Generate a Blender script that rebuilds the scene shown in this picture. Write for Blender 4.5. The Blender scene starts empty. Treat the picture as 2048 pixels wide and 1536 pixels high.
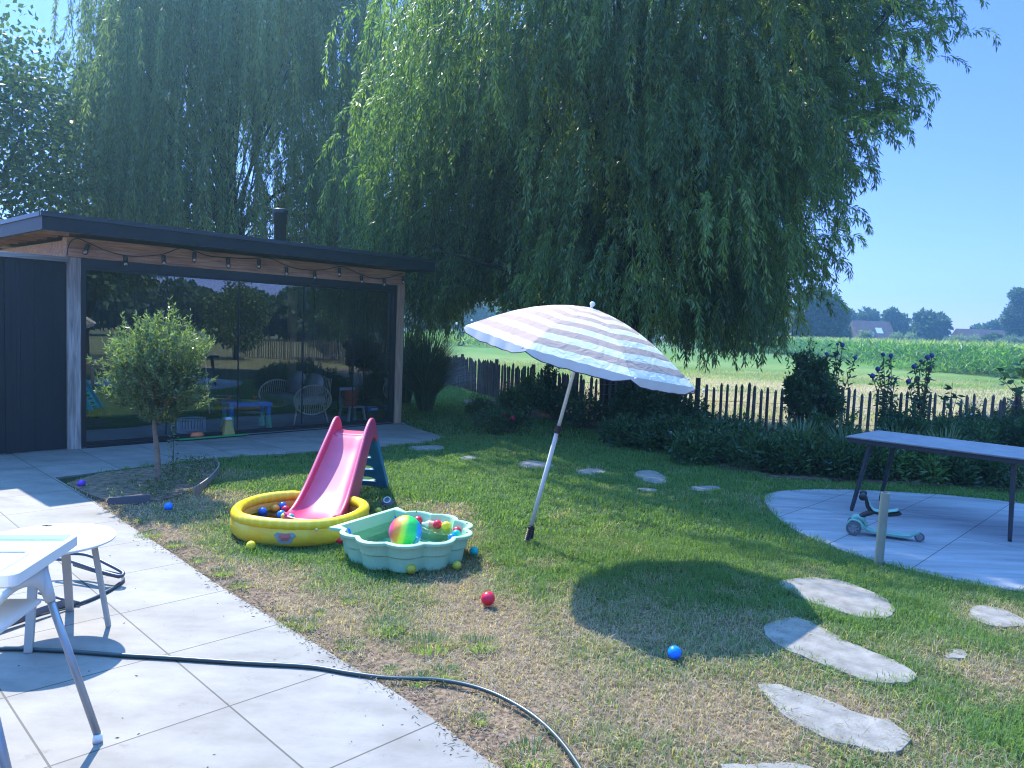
import bpy, bmesh, math, random
import numpy as np
from mathutils import Vector, Matrix
R = math.radians
random.seed(7); rng = np.random.default_rng(7)
scn = bpy.context.scene; COL = scn.collection

# ---------------------------------------------------------------- camera
FPX, PITCH, ROLL, CH = 1516.78, .07288193, .03979928, 1.71323
cp, sp = math.cos(PITCH), math.sin(PITCH)
FW = np.array([0, cp, -sp]); U0 = np.array([0, sp, cp]); R0 = np.array([1., 0, 0])
cr, sr = math.cos(ROLL), math.sin(ROLL)
RT = cr*R0 + sr*U0; UP = -sr*R0 + cr*U0
CP = np.array([0, 0, CH])
cam = bpy.data.cameras.new('camera'); co = bpy.data.objects.new('camera', cam); COL.objects.link(co)
cam.sensor_width = 36; cam.lens = 36*FPX/2048; cam.clip_end = 2000; cam.clip_start = .05
M = Matrix.Identity(4)
for i in range(3):
    M[i][0] = RT[i]; M[i][1] = UP[i]; M[i][2] = -FW[i]; M[i][3] = CP[i]
co.matrix_world = M; scn.camera = co
scn.render.resolution_x = 1024; scn.render.resolution_y = 768
# ---------------------------------------------------------------- sky, sun, exposure
SUN_AZ, SUN_EL = -33.0, 49.0         # azimuth from +Y toward +X
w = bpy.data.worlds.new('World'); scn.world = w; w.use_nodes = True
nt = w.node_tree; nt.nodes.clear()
sky = nt.nodes.new('ShaderNodeTexSky'); sky.sky_type = 'NISHITA'; sky.sun_disc = False
sky.sun_elevation = R(SUN_EL); sky.sun_rotation = R(SUN_AZ)
sky.altitude = 0; sky.air_density = 1.0; sky.dust_density = .1; sky.ozone_density = 7
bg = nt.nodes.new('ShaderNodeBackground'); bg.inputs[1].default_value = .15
wo = nt.nodes.new('ShaderNodeOutputWorld')
tn_ = nt.nodes.new('ShaderNodeMix'); tn_.data_type = 'RGBA'; tn_.blend_type = 'MULTIPLY'; tn_.inputs[0].default_value = 1; tn_.inputs[7].default_value = (.43, .655, .84, 1)
nt.links.new(sky.outputs[0], tn_.inputs[6])
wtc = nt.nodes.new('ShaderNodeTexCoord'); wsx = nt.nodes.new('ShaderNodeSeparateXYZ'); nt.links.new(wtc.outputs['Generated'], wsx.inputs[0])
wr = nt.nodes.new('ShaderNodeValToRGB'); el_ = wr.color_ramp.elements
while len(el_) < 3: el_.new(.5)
for e_, (p_, c_) in zip(el_, ((0., (.50, .33, .55)), (.40, (.52, .39, .54)), (.85, (2.9, 2.7, 2.3)))): e_.position = p_; e_.color = (*c_, 1)  # dims the low sky, boosts the unseen zenith to brighten shaded areas
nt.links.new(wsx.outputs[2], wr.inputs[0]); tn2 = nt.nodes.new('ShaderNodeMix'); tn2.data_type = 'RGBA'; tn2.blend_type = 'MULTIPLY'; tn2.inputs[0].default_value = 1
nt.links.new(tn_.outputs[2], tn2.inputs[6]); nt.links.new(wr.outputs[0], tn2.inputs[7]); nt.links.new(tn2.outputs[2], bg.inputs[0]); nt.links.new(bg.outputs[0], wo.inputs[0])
sl = bpy.data.lights.new('sun', 'SUN'); sl.energy = 2.0; sl.angle = R(.53); sl.color = (1, .94, .82)
so = bpy.data.objects.new('sun', sl); COL.objects.link(so)
sd = Vector((math.sin(R(SUN_AZ))*math.cos(R(SUN_EL)), math.cos(R(SUN_AZ))*math.cos(R(SUN_EL)), math.sin(R(SUN_EL))))
so.rotation_euler = sd.to_track_quat('Z', 'Y').to_euler(); so.location = sd*60
scn.view_settings.view_transform = 'Standard'; scn.view_settings.look = 'None'
scn.view_settings.exposure = 2.3; scn.view_settings.gamma = 1
scn.cycles.filter_width = 1.15; scn.cycles.max_bounces = 8; scn.cycles.transparent_max_bounces = 12
scn.cycles.diffuse_bounces = 3; scn.cycles.glossy_bounces = 3; scn.cycles.transmission_bounces = 4
scn.cycles.caustics_reflective = False; scn.cycles.caustics_refractive = False

# ---------------------------------------------------------------- helpers
def gp(px, py, z=0.):
    d = FW + (px-1024)/FPX*RT - (py-768)/FPX*UP
    t = (z-CH)/d[2]; return CP + t*d
def rp(px, py, Y):                      # the point of that sight line at distance Y
    d = FW + (px-1024)/FPX*RT - (py-768)/FPX*UP
    return CP + d*(Y/d[1])
def tag(o, label=None, cat=None, group=None, kind=None):
    if label: o['label'] = label
    if cat: o['category'] = cat
    if group: o['group'] = group
    if kind: o['kind'] = kind
    return o
def thing(name, label, cat, loc=(0, 0, 0), rotz=0., group=None, rot=None):
    o = bpy.data.objects.new(name, None); COL.objects.link(o); o.empty_display_size = .1
    o.location = loc; o.rotation_euler = rot if rot else (0, 0, rotz)
    return tag(o, label, cat, group)
def srgb(h):
    v = [int(h[i:i+2], 16)/255 for i in (0, 2, 4)]
    return tuple(((c+.055)/1.055)**2.4 if c > .04045 else c/12.92 for c in v)
def nodes(name):
    m = bpy.data.materials.new(name); m.use_nodes = True
    n = m.node_tree.nodes; b = n.get('Principled BSDF'); return m, n, m.node_tree.links, b
def mat(name, col, rough=.5, spec=.5, metal=0., var=0., vscale=8., bump=0., bscale=60., stretch=None, col2=None, coat=0., sub=0.):
    m, n, l, b = nodes(name)
    b.inputs['Roughness'].default_value = rough; b.inputs['Specular IOR Level'].default_value = spec
    b.inputs['Metallic'].default_value = metal; b.inputs['Coat Weight'].default_value = coat
    b.inputs['Base Color'].default_value = (*col, 1)
    if sub: b.inputs['Subsurface Weight'].default_value = sub; b.inputs['Subsurface Radius'].default_value = (.02, .02, .02)
    if var or bump:
        tc = n.new('ShaderNodeTexCoord'); mp = n.new('ShaderNodeMapping'); l.new(tc.outputs['Object'], mp.inputs[0])
        if stretch: mp.inputs['Scale'].default_value = stretch
    if var:
        t = n.new('ShaderNodeTexNoise'); t.inputs['Scale'].default_value = vscale; t.inputs['Detail'].default_value = 6
        l.new(mp.outputs[0], t.inputs['Vector'])
        r = n.new('ShaderNodeValToRGB'); r.color_ramp.elements[0].position = .3; r.color_ramp.elements[1].position = .7
        c2 = col2 if col2 else tuple(min(1, c*(1+var)) for c in col)
        r.color_ramp.elements[0].color = (*[c*(1-var) for c in col], 1) if not col2 else (*col, 1)
        r.color_ramp.elements[1].color = (*c2, 1)
        l.new(t.outputs[0], r.inputs[0]); l.new(r.outputs[0], b.inputs['Base Color'])
    if bump:
        t = n.new('ShaderNodeTexNoise'); t.inputs['Scale'].default_value = bscale; t.inputs['Detail'].default_value = 5
        l.new(mp.outputs[0], t.inputs['Vector'])
        bu = n.new('ShaderNodeBump'); bu.inputs['Strength'].default_value = bump; bu.inputs['Distance'].default_value = .01
        l.new(t.outputs[0], bu.inputs['Height']); l.new(bu.outputs[0], b.inputs['Normal'])
    return m
def leafmat(name, cols, trans=.35, rough=.5, spec=.35):
    """leaf colours picked by a random number stored on each leaf"""
    m, n, l, b = nodes(name)
    a = n.new('ShaderNodeAttribute'); a.attribute_name = 'tint'
    r = n.new('ShaderNodeValToRGB'); e = r.color_ramp.elements
    while len(e) < len(cols): e.new(.5)
    for i, c in enumerate(cols): e[i].position = i/(len(cols)-1); e[i].color = (*c, 1)
    l.new(a.outputs['Fac'], r.inputs[0]); l.new(r.outputs[0], b.inputs['Base Color'])
    b.inputs['Roughness'].default_value = rough; b.inputs['Specular IOR Level'].default_value = spec
    t = n.new('ShaderNodeBsdfTranslucent'); g = n.new('ShaderNodeMix'); g.data_type = 'RGBA'; g.blend_type = 'MULTIPLY'
    g.inputs[0].default_value = 1; g.inputs[7].default_value = (1.5, 1.7, .6, 1)
    l.new(r.outputs[0], g.inputs[6]); l.new(g.outputs[2], t.inputs[0])
    x = n.new('ShaderNodeMixShader'); x.inputs[0].default_value = trans
    l.new(b.outputs[0], x.inputs[1]); l.new(t.outputs[0], x.inputs[2]); l.new(x.outputs[0], n['Material Output'].inputs[0])
    return m

class MB:
    def __init__(s): s.v = []; s.f = []; s.m = []
    def add(s, vs, fs, mi=0):
        o = len(s.v); s.v += [tuple(map(float, v)) for v in vs]; s.f += [tuple(i+o for i in f) for f in fs]; s.m += [mi]*len(fs)
    def box(s, c, d, rz=0., mi=0, M=None):
        hx, hy, hz = d[0]/2, d[1]/2, d[2]/2
        V = [(x, y, z) for z in (-hz, hz) for y in (-hy, hy) for x in (-hx, hx)]
        Rm = M if M else Matrix.Rotation(rz, 3, 'Z')
        V = [Rm @ Vector(v) + Vector(c) for v in V]
        s.add(V, [(0, 2, 3, 1), (4, 5, 7, 6), (0, 1, 5, 4), (2, 6, 7, 3), (0, 4, 6, 2), (1, 3, 7, 5)], mi)
    def bar(s, a, b, wx, wy, up=(0, 0, 1), mi=0, w2=None):      # rectangular bar between two points
        a = Vector(a); b = Vector(b); t = (b-a).normalized(); u = Vector(up)
        if abs(t.dot(u)) > .98: u = Vector((0, 1, 0))
        x = t.cross(u).normalized(); y = x.cross(t).normalized(); w2 = w2 or (wx, wy)
        V = [a+x*i*wx/2+y*j*wy/2 for i, j in ((-1, -1), (1, -1), (1, 1), (-1, 1))]+[b+x*i*w2[0]/2+y*j*w2[1]/2 for i, j in ((-1, -1), (1, -1), (1, 1), (-1, 1))]
        s.add(V, [(0, 3, 2, 1), (4, 5, 6, 7), (0, 1, 5, 4), (1, 2, 6, 5), (2, 3, 7, 6), (3, 0, 4, 7)], mi)
    def tube(s, P, r, n=8, mi=0, closed=False, cap=True, sq=1.):
        P = [Vector(p) for p in P]; k = len(P); rr = r if isinstance(r, (list, tuple, np.ndarray)) else [r]*k
        o = len(s.v); prev = None; V = []
        for i, p in enumerate(P):
            if closed: t = P[(i+1) % k]-P[i-1]
            else: t = P[min(i+1, k-1)]-P[max(i-1, 0)]
            t = t.normalized() if t.length > 1e-9 else Vector((0, 0, 1))
            if prev is None:
                prev = t.orthogonal()
                if abs(t.z) < .9: prev = t.cross(Vector((0, 0, 1)))
            x = (prev - t*prev.dot(t)).normalized(); y = t.cross(x); prev = x
            for j in range(n):
                a = 2*math.pi*j/n; V.append(p+x*math.cos(a)*rr[i]+y*math.sin(a)*rr[i]*sq)
        F = []; q = k if closed else k-1
        for i in range(q):
            for j in range(n):
                a, b = i*n+j, i*n+(j+1) % n; c, d = ((i+1) % k)*n+(j+1) % n, ((i+1) % k)*n+j
                F.append((a, b, c, d))
        if cap and not closed: F.append(tuple(range(n))[::-1]); F.append(tuple((k-1)*n+j for j in range(n)))
        s.add(V, F, mi)
    def lathe(s, prof, c=(0, 0, 0), n=24, mi=0, M=None):
        c = Vector(c); V = []; F = []
        for r, z in prof:
            for j in range(n):
                a = 2*math.pi*j/n; v = Vector((r*math.cos(a), r*math.sin(a), z)); V.append((M @ v if M else v)+c)
        for i in range(len(prof)-1):
            for j in range(n): F.append((i*n+j, i*n+(j+1) % n, (i+1)*n+(j+1) % n, (i+1)*n+j))
        s.add(V, F, mi)
    def ball(s, c, r, n=20, mi=0, sc=(1, 1, 1), M=None):
        pr = [(max(1e-4, r*math.sin(math.pi*i/(n//2))), -r*math.cos(math.pi*i/(n//2))) for i in range(n//2+1)]
        c = Vector(c); V = []; F = []
        for a, z in pr:
            for j in range(n):
                t = 2*math.pi*j/n; v = Vector((a*math.cos(t)*sc[0], a*math.sin(t)*sc[1], z*sc[2])); V.append((M @ v if M else v)+c)
        for i in range(len(pr)-1):
            for j in range(n): F.append((i*n+j, i*n+(j+1) % n, (i+1)*n+(j+1) % n, (i+1)*n+j))
        s.add(V, F, mi)
    def prism(s, poly, z0, z1, mi=0):
        n = len(poly); V = [(p[0], p[1], z0) for p in poly]+[(p[0], p[1], z1) for p in poly]
        s.add(V, [tuple(range(n))[::-1], tuple(range(n, 2*n))]+[(i, (i+1) % n, n+(i+1) % n, n+i) for i in range(n)], mi)
    def build(s, name, m, parent=None, smooth=False, off=None, bevel=0., sub=0, label=None):
        me = bpy.data.meshes.new(name)
        V = s.v if off is None else [(v[0]-off[0], v[1]-off[1], v[2]-off[2]) for v in s.v]
        me.from_pydata(V, [], s.f)
        for mm in (m if isinstance(m, (list, tuple)) else [m]): me.materials.append(mm)
        if isinstance(m, (list, tuple)): me.polygons.foreach_set('material_index', s.m)
        bm = bmesh.new(); bm.from_mesh(me); bmesh.ops.remove_doubles(bm, verts=bm.verts, dist=1e-5)
        bmesh.ops.recalc_face_normals(bm, faces=bm.faces); bm.to_mesh(me); bm.free()
        if smooth: me.shade_smooth()
        o = bpy.data.objects.new(name, me); COL.objects.link(o)
        if parent: o.parent = parent
        if bevel:
            b = o.modifiers.new('b', 'BEVEL'); b.width = bevel; b.segments = 2; b.limit_method = 'ANGLE'; b.angle_limit = R(40)
        if sub:
            b = o.modifiers.new('s', 'SUBSURF'); b.levels = sub; b.render_levels = sub
        if label: o['label'] = label
        return o
def plate(name, outlines, thick, m, parent, Mx, bevel=0., smooth=False):
    """flat plate with holes: 2D outlines extruded, placed by a matrix"""
    cu = bpy.data.curves.new(name, 'CURVE'); cu.dimensions = '2D'; cu.fill_mode = 'BOTH'; cu.extrude = thick/2; cu.bevel_depth = bevel; cu.bevel_resolution = 1
    for ol in outlines:
        s_ = cu.splines.new('POLY'); s_.points.add(len(ol)-1)
        for i, p in enumerate(ol): s_.points[i].co = (p[0], p[1], 0, 1)
        s_.use_cyclic_u = True
    t = bpy.data.objects.new('tmp', cu); COL.objects.link(t)
    dg = bpy.context.evaluated_depsgraph_get(); me = bpy.data.meshes.new_from_object(t.evaluated_get(dg))
    bpy.data.objects.remove(t); me.transform(Mx); me.materials.clear(); me.materials.append(m); me.name = name
    if smooth: me.shade_smooth()
    o = bpy.data.objects.new(name, me); COL.objects.link(o)
    if parent: o.parent = parent
    return o
def raw(name, V, F, m, parent=None, tint=None, smooth=False):
    """big mesh straight from arrays; F is (n,k)"""
    V = np.asarray(V, np.float32); F = np.asarray(F, np.int32); k = F.shape[1]
    me = bpy.data.meshes.new(name); me.vertices.add(len(V)); me.vertices.foreach_set('co', V.ravel())
    me.loops.add(F.size); me.loops.foreach_set('vertex_index', F.ravel())
    me.polygons.add(len(F)); me.polygons.foreach_set('loop_start', np.arange(0, F.size, k, dtype=np.int32))
    me.update(calc_edges=True)
    if tint is not None:
        a = me.attributes.new('tint', 'FLOAT', 'FACE'); a.data.foreach_set('value', np.asarray(tint, np.float32))
    me.materials.append(m)
    if smooth: me.shade_smooth()
    o = bpy.data.objects.new(name, me); COL.objects.link(o)
    if parent: o.parent = parent
    return o
def nrm(a): return a/np.maximum(np.linalg.norm(a, axis=-1, keepdims=True), 1e-9)
def leaves(P, D, L, W):
    """diamond leaves at P pointing D (unit), length L, width W -> V,F"""
    n = len(P); r = nrm(rng.normal(size=(n, 3))); S = nrm(np.cross(D, r)); Nn = np.cross(S, D)
    L = np.broadcast_to(np.asarray(L, float), n)[:, None]; W = np.broadcast_to(np.asarray(W, float), n)[:, None]
    mid = P + D*L*.45 + Nn*L*.06
    V = np.stack([P, mid+S*W/2, P+D*L - Nn*L*.05, mid-S*W/2], 1).reshape(-1, 3)
    F = np.arange(4*n).reshape(n, 4); return V, F
def inpoly(P, poly):
    x, y = P[:, 0], P[:, 1]; c = np.zeros(len(P), bool); n = len(poly)
    for i in range(n):
        x1, y1 = poly[i][0], poly[i][1]; x2, y2 = poly[(i+1) % n][0], poly[(i+1) % n][1]
        if y1 == y2: continue
        c ^= ((y1 > y) != (y2 > y)) & (x < (x2-x1)*(y-y1)/(y2-y1)+x1)
    return c
def near_poly(P, poly, d):
    poly = np.array([p[:2] for p in poly]); m_ = np.full(len(P), 9.)
    for i in range(len(poly)):
        a, b = poly[i], poly[(i+1) % len(poly)]; ab = b-a; t = np.clip(((P[:, :2]-a)@ab)/max(1e-9, ab@ab), 0, 1)
        m_ = np.minimum(m_, np.linalg.norm(P[:, :2]-(a+t[:, None]*ab), axis=1))
    return m_
def smoothpoly(P, it=2, closed=True):
    P = [np.array(p[:2], float) for p in P]
    for _ in range(it):
        Q = []
        n = len(P)
        for i in range(n if closed else n-1):
            a, b = P[i], P[(i+1) % n]; Q += [a*.75+b*.25, a*.25+b*.75]
        if not closed: Q = [P[0]]+Q+[P[-1]]
        P = Q
    return P
_lat = rng.random((64, 64))
def vnoise(x, y, s):
    x = x/s; y = y/s; xi = np.floor(x).astype(int); yi = np.floor(y).astype(int); fx = x-xi; fy = y-yi
    fx = fx*fx*(3-2*fx); fy = fy*fy*(3-2*fy); g = lambda a, b: _lat[a % 64, b % 64]
    return (g(xi, yi)*(1-fx)+g(xi+1, yi)*fx)*(1-fy)+(g(xi, yi+1)*(1-fx)+g(xi+1, yi+1)*fx)*fy
def catmull(P, k=8):
    P = [Vector(p) for p in P]; Q = []
    for i in range(len(P)-1):
        a, b, c, d = P[max(i-1, 0)], P[i], P[i+1], P[min(i+2, len(P)-1)]
        for j in range(k):
            t = j/k; Q.append(.5*((2*b)+(c-a)*t+(2*a-5*b+4*c-d)*t*t+(3*b-a-3*c+d)*t**3))
    return Q+[P[-1]]

# ---------------------------------------------------------------- materials
BLACK = mat('black metal', (.012, .013, .016), .35, .5, 0, .2, 3)
STEEL = mat('grey steel', (.32, .33, .35), .35, .5, .9)
BLACKW = mat('black stained planks', (.010, .011, .014), .55, .4, 0, .35, 5, .25, 40, (1, 1, .08))
FASC = mat('black bitumen board', (.010, .011, .013), .5, .4, 0, .35, 4, .15, 60)
def woodmat(name, a, b_, axis, rough=.6, sc=9.):
    m, n, l, b = nodes(name); tc = n.new('ShaderNodeTexCoord'); mp = n.new('ShaderNodeMapping')
    s = [1, 1, 1]; s[axis] = .06; mp.inputs['Scale'].default_value = s
    l.new(tc.outputs['Object'], mp.inputs[0]); t = n.new('ShaderNodeTexNoise'); t.inputs['Scale'].default_value = sc*4; t.inputs['Detail'].default_value = 5; t.inputs['Distortion'].default_value = .8
    l.new(mp.outputs[0], t.inputs[0]); r = n.new('ShaderNodeValToRGB'); r.color_ramp.elements[0].position = .35; r.color_ramp.elements[1].position = .68
    r.color_ramp.elements[0].color = (*a, 1); r.color_ramp.elements[1].color = (*b_, 1); l.new(t.outputs[0], r.inputs[0])
    t2 = n.new('ShaderNodeTexNoise'); t2.inputs['Scale'].default_value = 2.5; l.new(tc.outputs['Object'], t2.inputs[0])
    mx = n.new('ShaderNodeMix'); mx.data_type = 'RGBA'; mx.blend_type = 'MULTIPLY'; mx.inputs[0].default_value = .45
    l.new(r.outputs[0], mx.inputs[6]); l.new(t2.outputs[0], mx.inputs[7]); l.new(mx.outputs[2], b.inputs['Base Color'])
    bu = n.new('ShaderNodeBump'); bu.inputs['Strength'].default_value = .3; bu.inputs['Distance'].default_value = .004
    l.new(t.outputs[0], bu.inputs['Height']); l.new(bu.outputs[0], b.inputs['Normal']); b.inputs['Roughness'].default_value = rough
    return m
DOUG_V = woodmat('douglas post', (.42, .24, .13), (.68, .43, .26), 2)
DOUG_X = woodmat('douglas beam', (.48, .21, .11), (.80, .46, .28), 0)
GREYW = woodmat('weathered grey wood', (.26, .22, .18), (.62, .54, .45), 2, .75)
GREYX = woodmat('weathered grey cap', (.24, .22, .20), (.50, .46, .42), 0, .75)
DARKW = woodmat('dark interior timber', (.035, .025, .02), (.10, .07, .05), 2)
PICK = woodmat('weathered chestnut', (.09, .075, .06), (.24, .20, .165), 2, .85)
BARK = mat('willow bark', (.045, .036, .028), .9, .2, 0, .5, 6, .9, 25, (1, 1, .25))
TWIG = mat('thin twigs', (.09, .075, .04), .8, .2)
SOIL = mat('dry garden soil', (.16, .115, .08), .95, .1, 0, .5, 14, .8, 60)
STONE = mat('grey stepping stone', (.205, .19, .162), .85, .3, 0, .3, 9, .5, 60)
WHITEP = mat('white plastic', (.78, .76, .70), .38, .5, 0, 0, 8)
def glassmat(name, tint, refl, rough=0.):
    m, n, l, b = nodes(name); n.remove(b)
    tr = n.new('ShaderNodeBsdfTransparent'); tr.inputs[0].default_value = (*tint, 1)
    gl = n.new('ShaderNodeBsdfGlossy'); gl.inputs['Roughness'].default_value = rough; gl.inputs[0].default_value = (.92, .97, 1, 1)
    f = n.new('ShaderNodeFresnel'); f.inputs[0].default_value = 1.5
    ma = n.new('ShaderNodeMath'); ma.operation = 'MULTIPLY_ADD'; ma.inputs[1].default_value = 1.6; ma.inputs[2].default_value = refl; ma.use_clamp = True
    l.new(f.outputs[0], ma.inputs[0]); x = n.new('ShaderNodeMixShader'); l.new(ma.outputs[0], x.inputs[0]); l.new(tr.outputs[0], x.inputs[1]); l.new(gl.outputs[0], x.inputs[2])
    l.new(x.outputs[0], n['Material Output'].inputs[0]); return m
GLASS = glassmat('tinted window glass', (.93, .96, .96), .12)
CLEAR = glassmat('clear glass', (.95, .95, .95), .02)

# ---------------------------------------------------------------- ground shapes
UX = np.array([math.cos(R(45.26)), math.sin(R(45.26))]); VX = np.array([-UX[1], UX[0]])   # tile grid
G0 = np.array([-1.1919, 3.238]); TS = .7
front = [gp(*q)[:2] for q in [(1000, 1536), (960, 1510), (870, 1440), (800, 1390), (700, 1330), (570, 1250), (450, 1180), (350, 1110), (250, 1045), (185, 1000)]]
front = smoothpoly(front, 2, False)
PATIO = [np.array([.6, -1.5]), np.array([.25, 1.9])] + front + [gp(110, 955)[:2], gp(440, 915)[:2], gp(700, 900)[:2], gp(860, 884)[:2], gp(892, 874)[:2], gp(850, 862)[:2], gp(815, 850)[:2], np.array([-1.9, 13.3]), np.array([-5.6, 9.35]), np.array([-11, 4.]), np.array([-11, -1.5])]
ROUND = smoothpoly([gp(*q)[:2] for q in [(1525, 1000), (1535, 985), (1600, 978), (1700, 979), (1800, 984), (1900, 990), (2045, 1006)]]+[np.array(q) for q in [(6.35, 7.6), (6.55, 6.8), (6.3, 5.7), (5.6, 5.0), (4.6, 4.85)]]+[gp(*q)[:2] for q in [(2045, 1185), (1900, 1160), (1740, 1120), (1650, 1090), (1560, 1045)]], 2)
border = [gp(*q)[:2] for q in [(925, 800), (945, 822), (1040, 836), (1100, 838), (1150, 850), (1250, 880), (1340, 905), (1450, 935), (1550, 955), (1750, 966), (1900, 972), (2048, 984)]]
BORDER = border + [np.array(q) for q in [(7.5, 8.6), (12.5, 8.8), (12.5, 12.4), (8.7, 12.95), (5.4, 13.6), (3.7, 13.9), (1.47, 14.7), (-.2, 18.4)]]
BED = smoothpoly([gp(*q)[:2] for q in [(112, 958), (200, 1002), (260, 1003), (330, 1003), (395, 975), (436, 945), (438, 930), (425, 921)]], 1)

# big ground sheet (hay field, mown field)
def groundmat():
    m, n, l, b = nodes('field grass'); tc = n.new('ShaderNodeTexCoord'); sx = n.new('ShaderNodeSeparateXYZ'); l.new(tc.outputs['Object'], sx.inputs[0])
    # distance measured along the rows, warped
    nz = n.new('ShaderNodeTexNoise'); nz.inputs['Scale'].default_value = .06; nz.inputs['Detail'].default_value = 3; l.new(tc.outputs['Object'], nz.inputs[0])
    a = n.new('ShaderNodeMath'); a.operation = 'MULTIPLY_ADD'; a.inputs[1].default_value = -.18; l.new(sx.outputs[0], a.inputs[0]); l.new(sx.outputs[1], a.inputs[2])
    c = n.new('ShaderNodeMath'); c.operation = 'MULTIPLY_ADD'; c.inputs[1].default_value = 14; l.new(nz.outputs[0], c.inputs[0]); l.new(a.outputs[0], c.inputs[2])
    d = n.new('ShaderNodeMath'); d.operation = 'DIVIDE'; d.inputs[1].default_value = 100; l.new(c.outputs[0], d.inputs[0])
    r = n.new('ShaderNodeValToRGB'); e = r.color_ramp.elements
    stops = [(.0, (.17, .17, .07)), (.20, (.22, .19, .09)), (.27, (.30, .25, .14)), (.33, (.34, .28, .16)), (.37, (.13, .20, .045)), (.46, (.11, .19, .04)), (.52, (.16, .22, .06)), (.60, (.10, .19, .035)), (1., (.10, .18, .04))]
    while len(e) < len(stops): e.new(.5)
    for i, (p, cc) in enumerate(stops): e[i].position = p; e[i].color = (*cc, 1)
    l.new(d.outputs[0], r.inputs[0])
    mp = n.new('ShaderNodeMapping'); mp.inputs['Scale'].default_value = (.25, 1, 1); l.new(tc.outputs['Object'], mp.inputs[0])
    n2 = n.new('ShaderNodeTexNoise'); n2.inputs['Scale'].default_value = 2.2; n2.inputs['Detail'].default_value = 8; n2.inputs['Roughness'].default_value = .75; l.new(mp.outputs[0], n2.inputs[0])
    r2 = n.new('ShaderNodeValToRGB'); r2.color_ramp.elements[0].position = .3; r2.color_ramp.elements[1].position = .72
    r2.color_ramp.elements[0].color = (.55, .55, .55, 1); r2.color_ramp.elements[1].color = (1.35, 1.3, 1.2, 1); l.new(n2.outputs[0], r2.inputs[0])
    mx = n.new('ShaderNodeMix'); mx.data_type = 'RGBA'; mx.blend_type = 'MULTIPLY'; mx.inputs[0].default_value = 1; l.new(r.outputs[0], mx.inputs[6]); l.new(r2.outputs[0], mx.inputs[7])
    l.new(mx.outputs[2], b.inputs['Base Color']); b.inputs['Roughness'].default_value = 1; b.inputs['Specular IOR Level'].default_value = .1
    return m
g = MB(); g.box((0, 60, -.09), (430, 430, .1)); o = g.build('field', groundmat()); tag(o, kind='structure')

# lawn soil with the same dryness map as the blades
DRY = [(.55, 3.55, 1.1, .9), (.2, 3.9, .7, .5), (1.0, 3.35, .5, .9), (-.3, 3.9, .8, .45), (-2.3, 6.0, .55, .7), (-3.1, 7.0, .7, .9), (-1.6, 4.95, .4, .7), (-2.9, 8.1, .4, .8), (-1.0, 4.35, .5, .6), (2.45, 4.0, .45, .8), (1.2, 4.35, .45, .6), (.35, 5.5, .22, .6), (1.0, 5.1, .4, .35), (-.2, 3.4, .5, .9), (3.2, 4.75, .35, .7), (2.5, 8.2, .35, .6), (1.6, 3.4, .35, .8)]
def dryness(x, y):
    d = np.zeros_like(x)
    for cx, cy, s, a in DRY: d = np.maximum(d, a*np.exp(-((x-cx)**2+(y-cy)**2)/(2*s*s)*1.3))
    n_ = .5*vnoise(x, y, .55)+.3*vnoise(x+9, y+4, .21)+.2*vnoise(x+3, y+7, .09)
    base = np.clip((7.-y)/7., 0, 1)*.12+.75*np.exp(-(near_poly(np.stack([x, y], 1), PATIO[2:-7], 1)/.33)**2)*(y < 7.3)
    return np.clip(d*.80+base+(n_-.5)*1.2-.06*(y > 5), 0, 1)
def lawnmat():
    m, n, l, b = nodes('lawn soil and thatch'); a = n.new('ShaderNodeAttribute'); a.attribute_name = 'dry'
    t = n.new('ShaderNodeTexNoise'); t.inputs['Scale'].default_value = 45; t.inputs['Detail'].default_value = 6; tc = n.new('ShaderNodeTexCoord'); l.new(tc.outputs['Object'], t.inputs[0])
    r = n.new('ShaderNodeValToRGB'); r.color_ramp.elements[0].color = (.035, .05, .02, 1); r.color_ramp.elements[1].color = (.21, .145, .095, 1); l.new(a.outputs['Fac'], r.inputs[0])
    r2 = n.new('ShaderNodeValToRGB'); r2.color_ramp.elements[0].position = .35; r2.color_ramp.elements[1].position = .65; r2.color_ramp.elements[0].color = (.45, .45, .45, 1); r2.color_ramp.elements[1].color = (1.2, 1.2, 1.2, 1); l.new(t.outputs[0], r2.inputs[0])
    mx = n.new('ShaderNodeMix'); mx.data_type = 'RGBA'; mx.blend_type = 'MULTIPLY'; mx.inputs[0].default_value = 1; l.new(r.outputs[0], mx.inputs[6]); l.new(r2.outputs[0], mx.inputs[7]); l.new(mx.outputs[2], b.inputs['Base Color'])
    b.inputs['Roughness'].default_value = 1; b.inputs['Specular IOR Level'].default_value = .1
    bu = n.new('ShaderNodeBump'); bu.inputs['Strength'].default_value = .8; bu.inputs['Distance'].default_value = .02; l.new(t.outputs[0], bu.inputs['Height']); l.new(bu.outputs[0], b.inputs['Normal'])
    return m
FENCEL = [(-3.6, 25.2), (-1.75, 21.9), (-.3, 18.3), (.68, 16.0), (1.35, 14.5), (2.5, 13.95), (3.7, 13.75), (5.4, 13.6), (6.6, 13.4), (7.7, 13.2), (8.7, 12.95), (12, 12.2), (15, 11)]
def infence(P): return inpoly(P, FENCEL+[(15, -5), (-12, -5), (-12, 25.2)])
gx = np.arange(-4.8, 11, .08); gy = np.arange(-.5, 26, .08); X, Y = np.meshgrid(gx, gy); nx, ny = len(gx), len(gy)
Z = -.020+.008*vnoise(X.ravel(), Y.ravel(), .3)
V = np.stack([X.ravel(), Y.ravel(), Z], 1); idx = np.arange(nx*ny).reshape(ny, nx)
F = np.stack([idx[:-1, :-1].ravel(), idx[:-1, 1:].ravel(), idx[1:, 1:].ravel(), idx[1:, :-1].ravel()], 1)
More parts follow.
